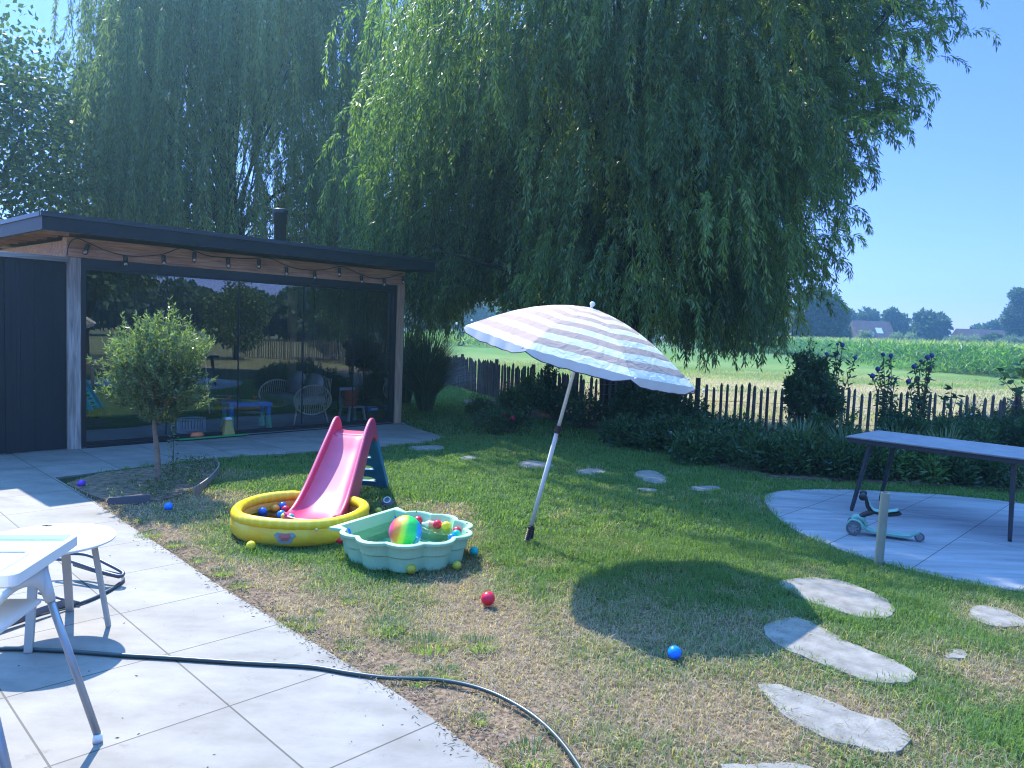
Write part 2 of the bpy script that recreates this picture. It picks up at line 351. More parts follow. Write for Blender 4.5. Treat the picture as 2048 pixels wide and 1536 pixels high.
fc = V[F].mean(1); keep = ~inpoly(fc, [(-6, 8.9), (-1.9, 13.4), (-6, 17.5), (-12, 12)])
o = raw('lawn', V, F[keep & infence(fc)], lawnmat(), smooth=True); tag(o, kind='structure')
at = o.data.attributes.new('dry', 'FLOAT', 'POINT'); at.data.foreach_set('value', dryness(X.ravel(), Y.ravel()).astype(np.float32))

def tilemat(name, col, ang, ox, oy, w_, h_, mortar, off=0., streak=False, joint=(.06, .058, .055)):
    m, n, l, b = nodes(name); tc = n.new('ShaderNodeTexCoord'); mp = n.new('ShaderNodeMapping'); mp.vector_type = 'POINT'
    ca, sa = math.cos(-ang), math.sin(-ang)
    mp.inputs['Rotation'].default_value = (0, 0, -ang); mp.inputs['Location'].default_value = (-(ca*ox-sa*oy)+50*w_, -(sa*ox+ca*oy)+50*h_, 0)
    l.new(tc.outputs['Object'], mp.inputs[0])
    br = n.new('ShaderNodeTexBrick'); br.offset = off; br.inputs['Scale'].default_value = 1; br.inputs['Brick Width'].default_value = w_; br.inputs['Row Height'].default_value = h_
    br.inputs['Mortar Size'].default_value = mortar; br.inputs['Mortar Smooth'].default_value = .1; br.inputs['Bias'].default_value = 0
    br.inputs['Color1'].default_value = (*[c*.90 for c in col], 1); br.inputs['Color2'].default_value = (*[min(1, c*1.05) for c in col], 1); br.inputs['Mortar'].default_value = (*joint, 1)
    l.new(mp.outputs[0], br.inputs['Vector'])
    t = n.new('ShaderNodeTexNoise'); t.inputs['Scale'].default_value = 2.6; t.inputs['Detail'].default_value = 9; t.inputs['Roughness'].default_value = .65
    mp2 = n.new('ShaderNodeMapping'); mp2.inputs['Rotation'].default_value = (0, 0, R(30) if streak else 0); mp2.inputs['Scale'].default_value = (.35, 2.6, 1) if streak else (.8, 1.5, 1)
    l.new(tc.outputs['Object'], mp2.inputs[0]); l.new(mp2.outputs[0], t.inputs[0])
    r = n.new('ShaderNodeValToRGB'); r.color_ramp.elements[0].position = .3; r.color_ramp.elements[1].position = .7
    r.color_ramp.elements[0].color = (.62, .61, .595, 1) if not streak else (.55, .56, .57, 1); r.color_ramp.elements[1].color = (1.08, 1.08, 1.08, 1); l.new(t.outputs[0], r.inputs[0])
    mx = n.new('ShaderNodeMix'); mx.data_type = 'RGBA'; mx.blend_type = 'MULTIPLY'; mx.inputs[0].default_value = 1; l.new(br.outputs[0], mx.inputs[6]); l.new(r.outputs[0], mx.inputs[7])
    # small dirt smudges
    t3 = n.new('ShaderNodeTexNoise'); t3.inputs['Scale'].default_value = 7; t3.inputs['Detail'].default_value = 10; t3.inputs['Roughness'].default_value = .8; l.new(tc.outputs['Object'], t3.inputs[0])
    r3 = n.new('ShaderNodeValToRGB'); r3.color_ramp.elements[0].position = .58; r3.color_ramp.elements[1].position = .70; r3.color_ramp.elements[0].color = (1, 1, 1, 1); r3.color_ramp.elements[1].color = (.62, .60, .57, 1); l.new(t3.outputs[0], r3.inputs[0])
    my = n.new('ShaderNodeMix'); my.data_type = 'RGBA'; my.blend_type = 'MULTIPLY'; my.inputs[0].default_value = 1; l.new(mx.outputs[2], my.inputs[6]); l.new(r3.outputs[0], my.inputs[7])
    l.new(my.outputs[2], b.inputs['Base Color']); b.inputs['Roughness'].default_value = .62; b.inputs['Specular IOR Level'].default_value = .3
    bu = n.new('ShaderNodeBump'); bu.inputs['Strength'].default_value = .12; bu.inputs['Distance'].default_value = .003
    l.new(t3.outputs[0], bu.inputs['Height']); l.new(bu.outputs[0], b.inputs['Normal'])
    return m
g = MB(); g.prism([tuple(p) for p in PATIO], -.05, 0.)
o = g.build('patio', tilemat('pale concrete look tiles', (.242, .228, .204), R(45.26), G0[0], G0[1], TS, TS, .0045)); tag(o, kind='structure')
g = MB(); g.prism([tuple(p) for p in ROUND], -.05, .002)
o = g.build('round_patio', tilemat('grey streaked tiles', (.30, .295, .30), R(46.6), 3.137, 5.725, 1.4, TS, .004, .5, True)); tag(o, kind='structure')
g = MB(); g.prism([tuple(p) for p in BORDER], -.05, .012); o = g.build('border_soil', SOIL); tag(o, kind='structure')
g = MB(); g.prism([tuple(p) for p in BED], -.05, .01); o = g.build('bed_soil', SOIL); tag(o, kind='structure')

# ---------------------------------------------------------------- grass
STONES = [
 ([(1545, 1160), (1620, 1153), (1700, 1163), (1760, 1188), (1797, 1215), (1785, 1234), (1730, 1236), (1650, 1215), (1590, 1190)], 'broad pale stepping stone lying beside the green tube post'),
 ([(1530, 1240), (1600, 1230), (1650, 1262), (1720, 1293), (1800, 1328), (1832, 1352), (1815, 1370), (1740, 1364), (1650, 1330), (1580, 1302), (1535, 1278)], 'long stepping stone half covered by the parasol shadow'),
 ([(1503, 1362), (1570, 1366), (1650, 1398), (1730, 1428), (1800, 1448), (1818, 1480), (1792, 1512), (1700, 1492), (1610, 1457), (1550, 1412)], 'largest sunlit stepping stone, nearest whole one in the dry grass'),
 ([(1440, 1540), (1470, 1520), (1560, 1518), (1660, 1545), (1640, 1600), (1460, 1590)], 'stepping stone cut off by the bottom edge of the picture'),
 ([(1936, 1215), (1990, 1210), (2045, 1235), (2060, 1256), (1985, 1252), (1943, 1234)], 'pale stepping stone at the right edge below the round patio'),
 ([(1893, 1304), (1930, 1299), (1952, 1309), (1925, 1319), (1898, 1316)], 'tiny stone patch showing in a straw coloured bald spot'),
 ([(1260, 944), (1300, 937), (1342, 955), (1328, 969), (1285, 964)], 'grey stepping stone in shade, largest right of the parasol pole'),
 ([(1372, 972), (1440, 970), (1442, 980), (1385, 982)], 'shaded stepping stone closest to the round patio edge'),
 ([(1148, 940), (1200, 935), (1217, 945), (1165, 953)], 'shaded stepping stone just right of the parasol pole'),
 ([(1028, 926), (1060, 919), (1117, 928), (1095, 938), (1040, 936)], 'shaded stepping stone directly behind the parasol pole'),
 ([(913, 915), (945, 909), (960, 917), (930, 921)], 'small sunlit stepping stone left of the parasol pole'),
 ([(1263, 975), (1320, 977), (1300, 985)], 'thin sliver of stone below the largest shaded stepping stone'),
 ([(808, 893), (880, 889), (892, 899), (830, 904)], 'shaded stepping stone by the paved corner behind the slide')]
SP = []
for q, lab in STONES:
    P = [gp(*a)[:2] for a in q]; c = np.mean(P, 0); P = smoothpoly(P, 1); P = [p+rng.normal(0, .014, 2) for p in P]; P = smoothpoly(P, 1); P = [p+rng.normal(0, .004, 2) for p in P]; SP.append(P)
    t = MB(); t.prism([(p[0]-c[0], p[1]-c[1]) for p in P], -.03, .001); o = t.build('stepping_stone', STONE, bevel=.003); o.location = (c[0], c[1], 0)
    tag(o, lab, 'stone', 'stepping stones across the lawn')
SHELLC = np.array([-.78, 5.6])
def grass(name, n, x0, x1, y0, y1, hmin, hmax, wd, label, dens=None):
    P = np.stack([rng.uniform(x0, x1, n), rng.uniform(y0, y1, n)], 1)
    edge = (vnoise(P[:, 0], P[:, 1], .11)-.5)*.16
    ok = np.abs(P[:, 0]/np.maximum(P[:, 1], .1)) < .78
    ok &= ~inpoly(P, PATIO) | ((near_poly(P, PATIO, 1) < .11*vnoise(P[:, 0]+6, P[:, 1]+2, .16)**2*rng.random(n)))
    for q in [ROUND]+SP: ok &= ~inpoly(P, q) | (near_poly(P, q, 1) < .08*rng.random(n)**2*vnoise(P[:, 0]+1, P[:, 1], .1)*1.6)
    ok &= infence(P)
    ok &= ~inpoly(P, BORDER); ok &= ~(inpoly(P, BED) & (rng.random(n) > .12))
    ok &= ~inpoly(P, [(-6, 8.9), (-1.9, 13.4), (-6, 17.5), (-12, 12)])
    ok &= np.hypot(P[:, 0]+1.685, P[:, 1]-6.12) > .5; ok &= np.hypot(P[:, 0]+.74, P[:, 1]-5.56) > .37
    P = P[ok]; d = dryness(P[:, 0], P[:, 1])
    bald = np.clip((.55-near_poly(P, PATIO, 1))/.55, 0, 1)*np.clip(vnoise(P[:, 0]+3, P[:, 1], .22)*1.9-.5, 0, 1)
    ok = rng.random(len(P)) > np.clip(d*.45+bald*.9, 0, .93); P = P[ok]; d = d[ok]; n = len(P)
    cl = vnoise(P[:, 0]+11, P[:, 1]+5, .14)
    h = rng.uniform(hmin, hmax, n)*(.55+.9*cl)*(1-.3*d); a = rng.uniform(0, 2*math.pi, n); lean = rng.uniform(.2, 1.7, n)*(1+.6*d)
    z0 = -.015*np.ones(n); B = np.stack([P[:, 0], P[:, 1], z0], 1)
    dh = np.stack([np.cos(a), np.sin(a), np.zeros(n)], 1); sd_ = np.stack([-np.sin(a+rng.normal(0, .8, n)), np.cos(a), np.zeros(n)], 1); sd_ = nrm(sd_)
    up = np.array([0, 0, 1.]); ww = (wd*(.7+.6*rng.random(n)))[:, None]
    T1 = B+up*(h*.6)[:, None]+dh*(h*lean*.22)[:, None]; T2 = B+up*(h*(1-.22*lean))[:, None]+dh*(h*lean*.75)[:, None]
    V = np.stack([B-sd_*ww/2, B+sd_*ww/2, T1+sd_*ww*.4, T1-sd_*ww*.4, T2], 1).reshape(-1, 3); k = np.arange(n)*5
    F = np.concatenate([np.stack([k, k+1, k+2], 1), np.stack([k, k+2, k+3], 1), np.stack([k+3, k+2, k+4], 1)])
    pd = np.clip(d*1.15-.12, 0, 1); isdry = rng.random(n) < pd
    tn = np.where(isdry, rng.uniform(.62, 1., n), rng.uniform(.0, .42, n)); tn = np.concatenate([tn]*3)
    o = raw(name, V, F, GRASS, tint=tn); tag(o, label, 'grass', kind='stuff'); return o
GRASS = leafmat('grass blades', [(.085, .155, .045), (.13, .225, .065), (.20, .28, .10), (.26, .23, .14), (.36, .275, .205), (.50, .40, .32)], .45, .6, .3)
grass('grass', 380000, -3.6, 4.9, 2.5, 6.3, .022, .06, .0036, 'patchy green and straw coloured lawn grass near the paving')
grass('grass', 280000, -4.4, 7.0, 6.3, 12.0, .03, .065, .0062, 'greener lawn grass behind the pools and under the willow shade')
grass('grass', 110000, -3.6, 3.4, 12., 24.5, .035, .075, .010, 'far lawn grass in front of the picket fence')
# ragged weed tufts on the paving edge
def tuft(cx, cy, n, r, h, wd, dry=.2):
    a = rng.uniform(0, 2*math.pi, n); rr = r*np.sqrt(rng.random(n)); B = np.stack([cx+rr*np.cos(a)*.5, cy+rr*np.sin(a)*.5, np.full(n, -.005)], 1)
    D = np.stack([np.cos(a), np.sin(a), np.zeros(n)], 1); hh = h*rng.uniform(.5, 1, n)[:, None]; S = np.stack([-np.sin(a), np.cos(a), np.zeros(n)], 1); Zv = np.array([0, 0, 1.]); ln = rng.uniform(.2, 1.1, n)[:, None]
    T1 = B+Zv*hh*.65+D*hh*.35*ln; T2 = B+Zv*hh*(1-.35*ln)+D*hh*ln*.95
    V = np.stack([B-S*wd/2, B+S*wd/2, T1+S*wd*.4, T1-S*wd*.4, T2], 1).reshape(-1, 3); k = np.arange(n)*5
    F = np.concatenate([np.stack([k, k+1, k+2], 1), np.stack([k, k+2, k+3], 1), np.stack([k+3, k+2, k+4], 1)])
    t = np.where(rng.random(n) < dry, rng.uniform(.65, 1, n), rng.uniform(0, .4, n)); return V, F, np.concatenate([t]*3)
VV = []; FF = []; TT = []; off = 0
spots = [(gp(*q), s) for q, s in [((298, 1070), .09), ((350, 1090), .08), ((395, 1120), .06), ((445, 1145), .09), ((480, 1170), .07), ((575, 1245), .06), ((610, 1250), .08), ((700, 1290), .07), ((890, 1350), .09), ((840, 1360), .07), ((780, 1340), .05), ((1060, 1515), .11), ((960, 1440), .05), ((640, 1225), .05), ((280, 1040), .06), ((700, 1200), .06), ((770, 1255), .12), ((860, 1290), .12), ((960, 1290), .1), ((1770, 1150), .08), ((1745, 1135), .07), ((1820, 1165), .06), ((240, 985), .05), ((230, 1000), .06)]]
for p, s in spots:
    v, f, t = tuft(p[0], p[1], int(2600*s), s*2.2, s*.42, .0042, .2); VV.append(v); FF.append(f+off); TT.append(t); off += len(v)
o = raw('weeds', np.concatenate(VV), np.concatenate(FF), GRASS, tint=np.concatenate(TT)); tag(o, 'ragged tufts of weeds growing along the paving edge', 'weeds', kind='stuff')
n = 60000; P = np.stack([rng.uniform(-4, .5, n), rng.uniform(2.5, 7.4, n)], 1); dd = near_poly(P, PATIO, 1); ins = inpoly(P, PATIO); wv = vnoise(P[:, 0]+2, P[:, 1]+8, .25)
ok = (ins & (dd < .16*wv*rng.random(n)**2)) | (~ins & (dd < .25*wv)); P = P[ok][:9000]; m_ = len(P); a = rng.uniform(0, 6.28, m_); P = np.concatenate([P, rng.uniform(.0, .006, (m_, 1))], 1); D = nrm(np.stack([np.cos(a), np.sin(a), rng.normal(.1, .2, m_)], 1))
V, F = leaves(P, D, rng.uniform(.008, .035, m_), .005); o = raw('soil_crumbs', V, F, leafmat('soil crumbs', [(.07, .05, .035), (.15, .11, .08), (.30, .24, .17)], .05, .9), tint=rng.random(m_)); tag(o, 'soil crumbs and dead stalks spilling over the paving edge', 'soil', kind='stuff')
# straw litter on the dry patches
n = 9000; P = np.stack([rng.uniform(-3.6, 3.2, n), rng.uniform(2.6, 7.5, n), rng.uniform(-.01, .015, n)], 1)
ok = (dryness(P[:, 0], P[:, 1]) > .35) & ~inpoly(P, ROUND) & (~inpoly(P, PATIO) | (near_poly(P, PATIO, 1) < .09*rng.random(n)**2)); ok &= np.hypot(P[:, 0]+1.685, P[:, 1]-6.16) > .55; ok &= np.hypot(P[:, 0]+.74, P[:, 1]-5.56) > .5
P = P[ok]; a = rng.uniform(0, 6.28, len(P)); D = np.stack([np.cos(a), np.sin(a), rng.normal(.1, .2, len(P))], 1); D = nrm(D)
V, F = leaves(P, D, rng.uniform(.03, .09, len(P)), .0035); o = raw('straw', V, F, GRASS, tint=rng.uniform(.75, 1, len(F))); tag(o, 'dry straw blades lying loose on the bald lawn patches', 'straw', kind='stuff')

# ---------------------------------------------------------------- garden room
BL = gp(136, 900); BL = (BL[0], BL[1], 0); BANG = R(47.2); BW = 5.22
bc, bs = math.cos(BANG), math.sin(BANG)
def b2w(x, y, z=0): return (BL[0]+x*bc-y*bs, BL[1]+x*bs+y*bc, z)
def onface(px, py, yl):                 # sight line cut with the plane parallel to the front, in building coordinates
    d = FW+(px-1024)/FPX*RT-(py-768)/FPX*UP; nn = np.array([-bs, bc, 0]); q = np.array(b2w(0, yl))
    t = ((q-CP)@nn)/(d@nn); P = CP+t*d; r = P-np.array(BL); return (r[0]*bc+r[1]*bs, yl, P[2])
room = thing('garden_room', 'black flat roofed garden room with glass sliding front and warm timber posts', 'garden room', BL, BANG)
PZ = 2.37; DEP = 3.6
def part(name, m, f, parent=room, **k):
    g = MB(); f(g); return g.build(name, m, parent, **k)
part('post', GREYW, lambda g: g.box((.075, .09, PZ/2), (.15, .18, PZ)), bevel=.004, label='weathered grey timber post')
part('post', DOUG_V, lambda g: g.box((BW-.07, .09, PZ/2), (.15, .18, PZ)), bevel=.004)
part('post', DOUG_V, lambda g: g.box((BW-.07, DEP-.09, PZ/2), (.15, .18, PZ)), bevel=.004)
part('beam', DOUG_X, lambda g: (g.box((BW/2, .09, PZ+.12), (BW+.01, .16, .24)), g.box((.16, -.012, PZ+.05), (.30, .04, .095))), bevel=.004)
part('side_beam', DOUG_X, lambda g: (g.box((.08, DEP/2+.1, PZ+.105), (.16, DEP-.2, .20)), g.box((BW-.08, DEP/2+.1, PZ+.105), (.14, DEP-.2, .20))), bevel=.004)
RX0, RX1, RY0, RY1 = -.42, 5.40, -.55, DEP+.5; RZ0, RZ1 = 2.615, 2.79
rf = part('roof', mat('roof felt', (.05, .05, .055), .9, .2, 0, .2, 5), lambda g: g.box(((RX0+RX1)/2, (RY0+RY1)/2, RZ1-.07), (RX1-RX0-.08, RY1-RY0-.08, .05)))
part('fascia', FASC, lambda g: (g.box(((RX0+RX1)/2, RY0+.015, (RZ0+RZ1)/2), (RX1-RX0, .03, RZ1-RZ0)), g.box((RX0+.015, (RY0+RY1)/2, (RZ0+RZ1)/2), (.03, RY1-RY0-.062, RZ1-RZ0)), g.box((RX1-.015, (RY0+RY1)/2, (RZ0+RZ1)/2), (.03, RY1-RY0-.062, RZ1-RZ0)), g.box(((RX0+RX1)/2, RY1-.015, (RZ0+RZ1)/2), (RX1-RX0, .03, RZ1-RZ0))), rf)
part('roof_trim', mat('anodised roof edge trim', (.05, .052, .058), .35, .5, .5), lambda g: (g.box(((RX0+RX1)/2, RY0+.008, RZ1+.002), (RX1-RX0+.03, .055, .05)), g.box((RX0+.008, (RY0+RY1)/2, RZ1+.002), (.055, RY1-RY0-.062, .05)), g.box((RX1-.008, (RY0+RY1)/2, RZ1+.002), (.055, RY1-RY0-.062, .05)), g.box(((RX0+RX1)/2, RY1-.008, RZ1+.002), (RX1-RX0+.03, .055, .05))), rf)
def soff(g):
    y = RY0+.05
    while y < RY1-.1:
        g.box(((RX0+RX1)/2, y+.06, RZ1-.115), (RX1-RX0-.08, .125, .02)); y += .13
    y = RY0+.10
    while y < RY1:
        g.box((RX0+.24, y, RZ1-.150), (.36, .045, .05)); y += .42
part('soffit', DOUG_X, soff, rf)
chm = part('chimney', [BLACK], lambda g: (g.lathe([(.10, 0), (.10, .58), (.115, .585), (.115, .74), (.13, .745), (.13, .765), (.135, .82), (.115, .83), (.0001, .835)], (0, 0, 0), 20)), smooth=True)
chm.location = (3.62, 1.35, RZ1-.07)
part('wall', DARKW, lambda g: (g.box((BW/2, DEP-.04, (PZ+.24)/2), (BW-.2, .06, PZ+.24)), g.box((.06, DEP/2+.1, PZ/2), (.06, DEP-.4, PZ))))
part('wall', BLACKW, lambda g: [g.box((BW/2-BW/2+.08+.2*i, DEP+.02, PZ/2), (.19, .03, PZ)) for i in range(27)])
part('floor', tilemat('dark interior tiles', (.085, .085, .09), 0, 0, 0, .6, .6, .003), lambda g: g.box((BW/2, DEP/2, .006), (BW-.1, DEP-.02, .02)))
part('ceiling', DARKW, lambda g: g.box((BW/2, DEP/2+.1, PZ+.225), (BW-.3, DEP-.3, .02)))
FX0, FX1 = .155, BW-.15
part('door_frame', BLACK, lambda g: (g.box(((FX0+FX1)/2, .07, PZ-.055), (FX1-FX0, .10, .11)), g.box((FX0+.03, .07, (PZ-.11)/2), (.06, .10, PZ-.11)), g.box((FX1-.03, .07, (PZ-.11)/2), (.06, .10, PZ-.11)), g.box(((FX0+FX1)/2, .07, .016), (FX1-FX0-.12, .12, .032))))
part('door_track', STEEL, lambda g: g.box(((FX0+FX1)/2+.5, .0, .022), (FX1-FX0-1.1, .012, .012)))
xs = [FX0+.06]+[onface(x, 700, .06)[0] for x in (334, 478, 608, 710)]+[FX1-.06]
for i in range(5):
    x0, x1 = xs[i], xs[i+1]; yy = .05+.012*i
    dr = part('sliding_door', BLACK, lambda g: (g.box(((x0+x1)/2, yy, .055), (x1-x0-.004, .018, .045)), g.box(((x0+x1)/2, yy, PZ-.125), (x1-x0-.004, .018, .03)), g.box((x1-.008, yy, PZ/2-.02), (.014, .02, PZ-.24))))
    part('glass_pane', GLASS, lambda g: g.add([(x0+.002, yy, .08), (x1-.016, yy, .08), (x1-.016, yy, PZ-.14), (x0+.002, yy, PZ-.14)], [(0, 1, 2, 3)]), dr)
sg = part('side_window', BLACK, lambda g: (g.box((BW-.07, DEP/2, .03), (.05, DEP-.36, .06)), g.box((BW-.07, DEP/2, PZ-.03), (.05, DEP-.36, .06)), g.box((BW-.07, DEP/2, PZ/2), (.045, .035, PZ-.13)), g.box((BW-.07, DEP*.28, PZ/2), (.02, .02, PZ-.13)), g.box((BW-.07, DEP*.74, PZ/2), (.02, .02, PZ-.13))))
part('glass_pane', CLEAR, lambda g: g.add([(BW-.07, .19, .06), (BW-.07, DEP-.19, .06), (BW-.07, DEP-.19, PZ-.06), (BW-.07, .19, PZ-.06)], [(0, 1, 2, 3)]), sg)
# black board wall continuing the front to the left
bw = thing('board_wall', 'black board wall with grey cap left of the garden room', 'wall', BL, BANG)
part('board_panel', BLACKW, lambda g: (g.box((-1.1, .07, 1.16), (2.18, .05, 2.30)), g.box((-.62, .035, 1.14), (.06, .03, 2.26)), g.box((-.48, .04, 1.14), (.02, .016, 2.26)), g.box((-1.7, .04, 1.14), (.05, .02, 2.26)))+tuple(g.box((-.06-.19*i, .052-.003*(i % 2), 1.15), (.182, .02, 2.27)) for i in range(11)), bw)
part('cap', GREYX, lambda g: g.box((-1.1, .05, 2.335), (2.2, .12, .06)), bw, bevel=.003)
part('fixing', BLACK, lambda g: [g.ball((x, .036, z), .009, 8) for x in (-.09, -.36, -.80) for z in (.35, .95, 1.55, 2.15)], bw)
# string lights
sg_ = thing('string_lights', 'black string of clear bulbs hung along the timber beam', 'string lights', BL, BANG)
bulbs = [(176, 490), (251, 513), (327, 512), (389, 506), (456, 518), (518, 520), (573, 535), (629, 543), (679, 537), (723, 552), (769, 558), (806, 553)]
wire = [(133, 514), (140, 488), (155, 480), (176, 488), (212, 504), (251, 514), (290, 515), (327, 511), (362, 499), (389, 505), (420, 515), (456, 518), (490, 520), (518, 519), (540, 519), (573, 534), (600, 541), (629, 543), (655, 541), (679, 536), (695, 540), (723, 552), (745, 559), (769, 559), (790, 555), (806, 549)]
BY = -.075
BULB = glassmat('bulb glass', (.9, .88, .84), .12)
FIL = mat('brass filament', (.55, .42, .2), .3, .5, .8)
g = MB(); g.tube(catmull([onface(x, y-3, BY) for x, y in wire], 5), .006, 6); g.build('cable', BLACK, sg_)
for i, (x, y) in enumerate(bulbs):
    x_, y_, z_ = onface(x, y, BY); a = R(18) if i == 0 else R(random.uniform(-6, 6)); Mx = Matrix.Rotation(a, 3, 'Y')
    g = MB(); g.lathe([(.0001, .01), (.024, .01), (.027, 0), (.027, -.06), (.022, -.068), (.0001, -.068)], (x_, y_, z_), 12, M=Mx)
    sk = g.build('socket', BLACK, sg_, smooth=True)
    g = MB(); c = Vector((x_, y_, z_))+Mx @ Vector((0, 0, -.095)); g.ball(c, .031, 14, M=Mx, sc=(1, 1, 1.15)); g.build('bulb', BULB, sk, smooth=True)
    g = MB(); c = Vector((x_, y_, z_))+Mx @ Vector((0, 0, -.078)); g.tube([c+Vector((-.006, 0, .016)), c+Vector((-.006, 0, -.012)), c+Vector((0, 0, -.018)), c+Vector((.006, 0, -.012)), c+Vector((.006, 0, .016))], .0025, 5); g.build('filament', FIL, sk)

# things inside the garden room
def gl(px, py, z=0): p = gp(px, py, z); return p
RATTAN = mat('pale rattan', (.70, .58, .44), .6, .3, 0, .2, 20); CUSH = mat('grey cushion cloth', (.60, .58, .55), .9, .2, 0, .12, 6, .3, 90)
def inroom(x, y): return b2w(x, y)
cx, cy, _ = gp(588, 842); ang = R(-46)
sofa = thing('rattan_chair', 'pale rattan loveseat with grey cushions behind the glass doors', 'chair', (cx, cy, 0), ang)
for side in (-1, 1):
    g = MB(); hw, hd = .62, .34
    ring = [(side*hw, hd*math.cos(t)*1.0, .42+.24*math.sin(t)) for t in np.linspace(0, 2*math.pi, 28, endpoint=False)]
    g.tube(ring, .014, 7, closed=True)
    for k in range(-8, 9):
        y_ = k*.038; h_ = .235*math.sqrt(max(0, 1-(y_/hd)**2)); g.tube([(side*hw, y_, .42-h_), (side*(hw+.03), y_*1.02, .42), (side*hw, y_, .42+h_)], .007, 5)
    g.build('armrest', RATTAN, sofa)
g = MB(); g.tube(catmull([(-.62, .30, .62), (-.45, .36, .74), (0, .38, .80), (.45, .36, .74), (.62, .30, .62)], 5), .014, 7); g.tube([(-.62, -.28, .34), (.62, -.28, .34)], .012, 6); g.tube([(-.62, .3, .30), (.62, .3, .30)], .012, 6)
for k in range(-12, 13): g.tube([(k*.048, .32, .32), (k*.048, .36, .76)], .006, 5)
g.build('backrest', RATTAN, sofa)
g = MB(); g.box((0, -.01, .39), (1.14, .58, .13)); g.build('seat_cushion', CUSH, sofa, bevel=.04, smooth=True)
for x in (-.28, .30):
    g = MB(); g.ball((x, .18, .62), .26, 18, sc=(1.05, .42, .85), M=Matrix.Rotation(R(-18), 3, 'X')); g.build('back_cushion', CUSH, sofa, smooth=True)
for x in (-.5, .5):
    for y in (-.22, .26):
        g = MB(); g.tube([(x, y, .32), (x*1.08, y*1.3, 0.016)], [.017, .011], 8); g.build('leg', RATTAN, sofa)
# activity table
p = gp(495, 860); BLUEP = mat('glossy blue plastic', (.01, .20, .85), .35, .5); GREENP = mat('green plastic', (.03, .70, .30), .4, .5); ORANGEP = mat('red orange plastic', (.70, .10, .03), .4, .5)
kt = thing('activity_table', 'blue children play table with green legs behind the glass', 'play table', (p[0]-.06, p[1]+.12, 0), BANG-R(12))
g = MB(); g.box((0, 0, .40), (.66, .46, .08)); g.build('tabletop', BLUEP, kt, bevel=.02)
g = MB(); g.box((0, 0, .335), (.36, .26, .05)); g.build('tray', ORANGEP, kt, bevel=.01)
for x in (-.28, .28):
    for y in (-.18, .18):
        g = MB(); g.tube([(x, y, .36), (x, y, .23)], [.035, .038], 12); lg = g.build('leg', BLUEP, kt, smooth=False)
        g = MB(); g.tube([(x, y, .23), (x*1.04, y*1.04, .016)], [.036, .05], 12); g.build('leg_sleeve', GREENP, lg)
g = MB(); g.box((.02, .0, .446), (.26, .2, .012), R(12)); ob = g.build('picture_book', mat('yellow green book cover', (.35, .45, .10), .5), None, bevel=.002); ob.location = kt.location; ob.rotation_euler = kt.rotation_euler; tag(ob, 'thin green book lying on the blue play table', 'book')
REDP = mat('red plastic', (.62, .02, .03), .3, .5)
for x, lab in ((-.24, 'small red cup on the left end of the play table'), (.16, 'small red cup on the right half of the play table')):
    g = MB(); g.lathe([(.0001, .44), (.03, .44), (.038, .50), (.034, .50), (.028, .445)], (x, .12, 0), 14); ob = g.build('toy_cup', REDP, None, smooth=True); ob.location = kt.location; ob.rotation_euler = kt.rotation_euler; tag(ob, lab, 'cup', 'red toy cups')
# child chair with red bucket
p = gp(702, 845); GREYP = mat('pale grey plastic', (.45, .50, .52), .5)
cc = thing('child_chair', 'pale grey plastic child chair holding a red bucket', 'child chair', (p[0], p[1]+.05, 0), BANG)
g = MB(); g.box((0, 0, .27), (.34, .30, .03)); g.build('seat', GREYP, cc, bevel=.01)
g = MB(); g.box((.0, .15, .44), (.32, .025, .30)); g.build('backrest', GREYP, cc, bevel=.01)
for x in (-.14, .14):
    for y in (-.12, .12):
        g = MB(); g.bar((x, y, .26), (x*1.25, y*1.25, .016), .035, .035); g.build('leg', GREYP, cc)
bk = thing('bucket', 'red bucket with black handle standing on the child chair', 'bucket', (p[0]-.03, p[1]+.02, .286))
g = MB(); g.lathe([(.0001, 0), (.10, 0), (.13, .24), (.14, .245), (.14, .26), (.125, .26), (.095, .01), (.0001, .01)], (0, 0, 0), 24); g.build('body', mat('red bucket plastic', (.60, .07, .04), .4), bk, smooth=False)
g = MB(); g.tube([(.14*math.cos(t), -.11*math.sin(t)-.03, .24-.14*math.sin(t)) for t in np.linspace(0, math.pi, 14)], .006, 6); g.build('handle', BLACK, bk)
# stroller
p = gp(655, 838); CLOTH = mat('black stroller cloth', (.012, .012, .015), .8, .2, 0, .2, 8)
st = thing('stroller', 'folded black stroller standing behind the rattan chair', 'stroller', (p[0]+.05, p[1]+.45, 0), R(20))
g = MB()
for i in range(10):
    t = math.pi*(i/9)*.75+.1
    g.tube(catmull([(-.20, -.25*math.cos(t), .70+.27*math.sin(t)), (0, -.30*math.cos(t), .74+.33*math.sin(t)), (.20, -.25*math.cos(t), .70+.27*math.sin(t))], 4), .05, 8)
g.build('hood', CLOTH, st, smooth=True)
g = MB(); g.box((0, .0, .52), (.36, .14, .5), M=Matrix.Rotation(R(18), 3, 'X')); g.build('seat', CLOTH, st, bevel=.04)
g = MB()
for s_ in (-1, 1): g.tube([(s_*.21, .35, 1.0), (s_*.22, .1, .6), (s_*.24, -.3, .12)], .012, 6); g.tube([(s_*.22, .1, .6), (s_*.25, .32, .12)], .012, 6)
g.tube([(-.21, .35, 1.0), (.21, .35, 1.0)], .015, 6); g.build('frame', BLACK, st)
for s_ in (-1, 1):
    for y in (-.3, .32):
        g = MB(); g.tube([(s_*.24-.02, y, .115), (s_*.24+.02, y, .115)], .10, 18); g.build('wheel', BLACK, st)
